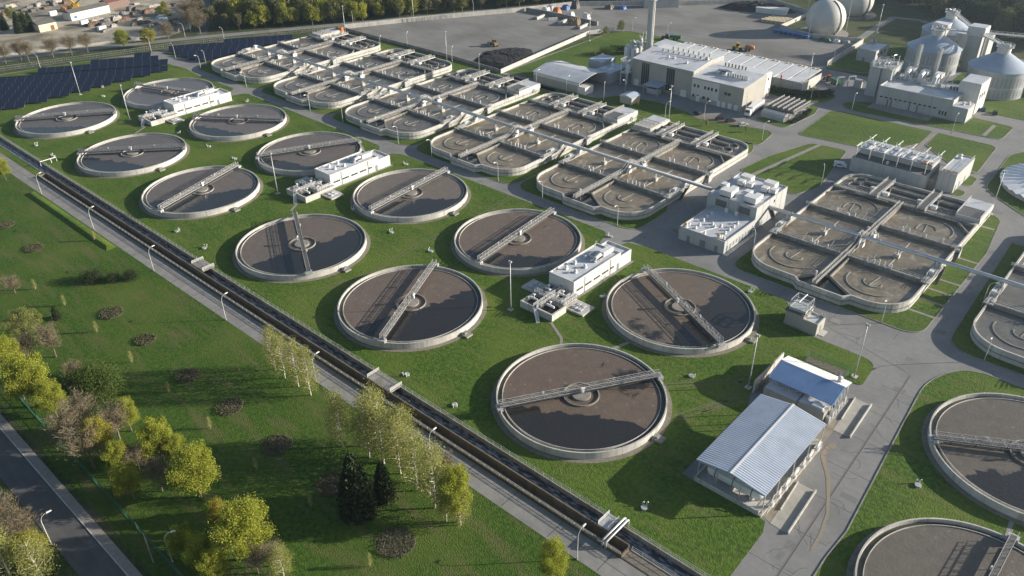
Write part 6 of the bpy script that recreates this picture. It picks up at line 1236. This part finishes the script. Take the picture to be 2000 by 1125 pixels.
# the wood: single trees of a few kinds behind the public road
EDGE = [(-500,262),(-474,247),(-452,251),(-441,264),(-424,292),(-404,322),(-384,362),(-358,402),(-334,440),(-306,472),(-270,510),(-230,546),(-195,575),(-165,560),(-140,536),(-118,520),(-92,512),(-60,498),(-20,470)]
WK = [('forest',0),('forestb',1),('forest',1),('foresty',0),('forestb',0),('forest',2),('foresty',1)]
WM = {}
def wood_tree(x, y, h, kd, sd):
    if (kd,sd) not in WM:
        tr, V, k = tree_parts(kd,300+sd*13+len(kd)); me = bpy.data.meshes.new('wood_tree'); n0 = len(tr.v); P = [tuple(p) for p in tr.v]+[tuple(p) for p in V]; F = tr.f+[tuple(range(n0+4*i,n0+4*i+4)) for i in range(len(V)//4)]; me.from_pydata(P,[],F); me.materials.append(BARK); me.materials.append(LM[kd]); me.polygons.foreach_set('material_index',[0]*len(tr.f)+[1]*(len(V)//4)); me.update(); WM[(kd,sd)] = me
    o = bpy.data.objects.new('wood_tree',WM[(kd,sd)]); COL.objects.link(o); o.location = (x,y,-.05); o.rotation_euler = (0,0,RNG.uniform(0,6.28)); s = h/10; o.scale = (s*RNG.uniform(.85,1.1),s*RNG.uniform(.85,1.1),s)
    return tag(o,{'forest':'dull olive tree in the wood beyond the public road','forestb':'brown still leafless tree in the wood beyond the public road','foresty':'fresh yellow green tree in the wood beyond the public road','darkw':'dark tree in the wood beyond the gasholders and digester tanks'}[kd],'tree','trees of the wood')
cnt = 0; seg = []
for a,b in zip(EDGE,EDGE[1:]):
    a = Vector(a); b = Vector(b); L = (b-a).length; d = (b-a)/L; nn = Vector((-d.y,d.x)); n = max(1,round(L/9.0))
    for i in range(n):
        for row in range(16):
            p = a+d*(L*(i+.5+RNG.uniform(-.35,.35))/n)+nn*(2+row*9.5+RNG.uniform(-2.5,2.5)); seg.append((row,p))
seg.sort(key=lambda s: s[0])
def in_view(p):
    v = Vector((p.x,p.y,6))-Vector((0,0,124.355)); z = v.dot(fw); return z > 0 and abs(v.dot(rt)/z*1586.6) < 1080 and 562.5-v.dot(up)/z*1586.6 > -95
REST = []
for row,p in seg:
    if not in_view(p): continue
    if -570 < p.x < -452 and abs((p.y-236)-(-456-p.x)*.62) < 5.0: continue
    kd,sd = WK[int(RNG.integers(0,len(WK)))]; right = p.x > -230
    if right: kd = 'darkw' if RNG.uniform() < .75 else 'forest'; sd = int(RNG.integers(0,2))
    elif row > 0 and kd == 'foresty' and RNG.uniform() < .3: kd, sd = 'forest', 0
    h = (14+RNG.uniform(-2.5,4))*(.78 if row == 0 and not right else 1)
    if cnt < 296: wood_tree(p.x,p.y,h,kd,sd); cnt += 1
    else: REST.append((p.x,p.y,h,right))
PV = {False:[],True:[]}
rg = np.random.default_rng(77)
for x,y,h,right in REST:
    n = 520; P = rg.normal(size=(n,3)); P /= np.linalg.norm(P,axis=1)[:,None]; P *= rg.uniform(.5,1,size=(n,1))**.5*(1+.35*np.sin(P[:,:1]*5+x))*np.array([.36*h,.36*h,.36*h]); P += np.array([x,y,h*.58]); PV[right].append(quads(P,rg.uniform(.5,1.1,n),rg,.4))
for right in (False,True):
    if PV[right]:
        me = qmesh('wood',np.concatenate(PV[right])); me.materials.append(LM['darkw' if right else 'forest']); o = bpy.data.objects.new('wood',me); COL.objects.link(o); tag(o,'deep interior of the wood behind the first rows of trees' if not right else 'dark wood far behind the digester tanks','wood'); o['kind'] = 'stuff'
for k,(x,y) in enumerate(((-468.2, 234.9),(-469.9, 239.5),(-459.2, 236.3),(-488.6, 244.3),(-490.9, 250.5),(-482.5, 250.8),(-503.8, 259.9))): plant('bare',x,y,15,f'{ORD[k]} tall grey bare tree left of the wood road','tree','bare trees by the wood road',1.05,k)
# ------------------------------------------------------------------ thin evening haze
hz = bpy.data.materials.new('haze'); hz.use_nodes = True; t = hz.node_tree
for n in list(t.nodes):
    if n.type == 'BSDF_PRINCIPLED': t.nodes.remove(n)
pv = t.nodes.new('ShaderNodeVolumePrincipled'); pv.inputs['Color'].default_value = (.62,.80,1.0,1); pv.inputs['Density'].default_value = .00014; pv.inputs['Anisotropy'].default_value = .62
t.links.new(pv.outputs[0],[n for n in t.nodes if n.type == 'OUTPUT_MATERIAL'][0].inputs['Volume'])
tag(MB().box(-1650,-950,-3,950,1750,131).build('haze',hz),kind='stuff')
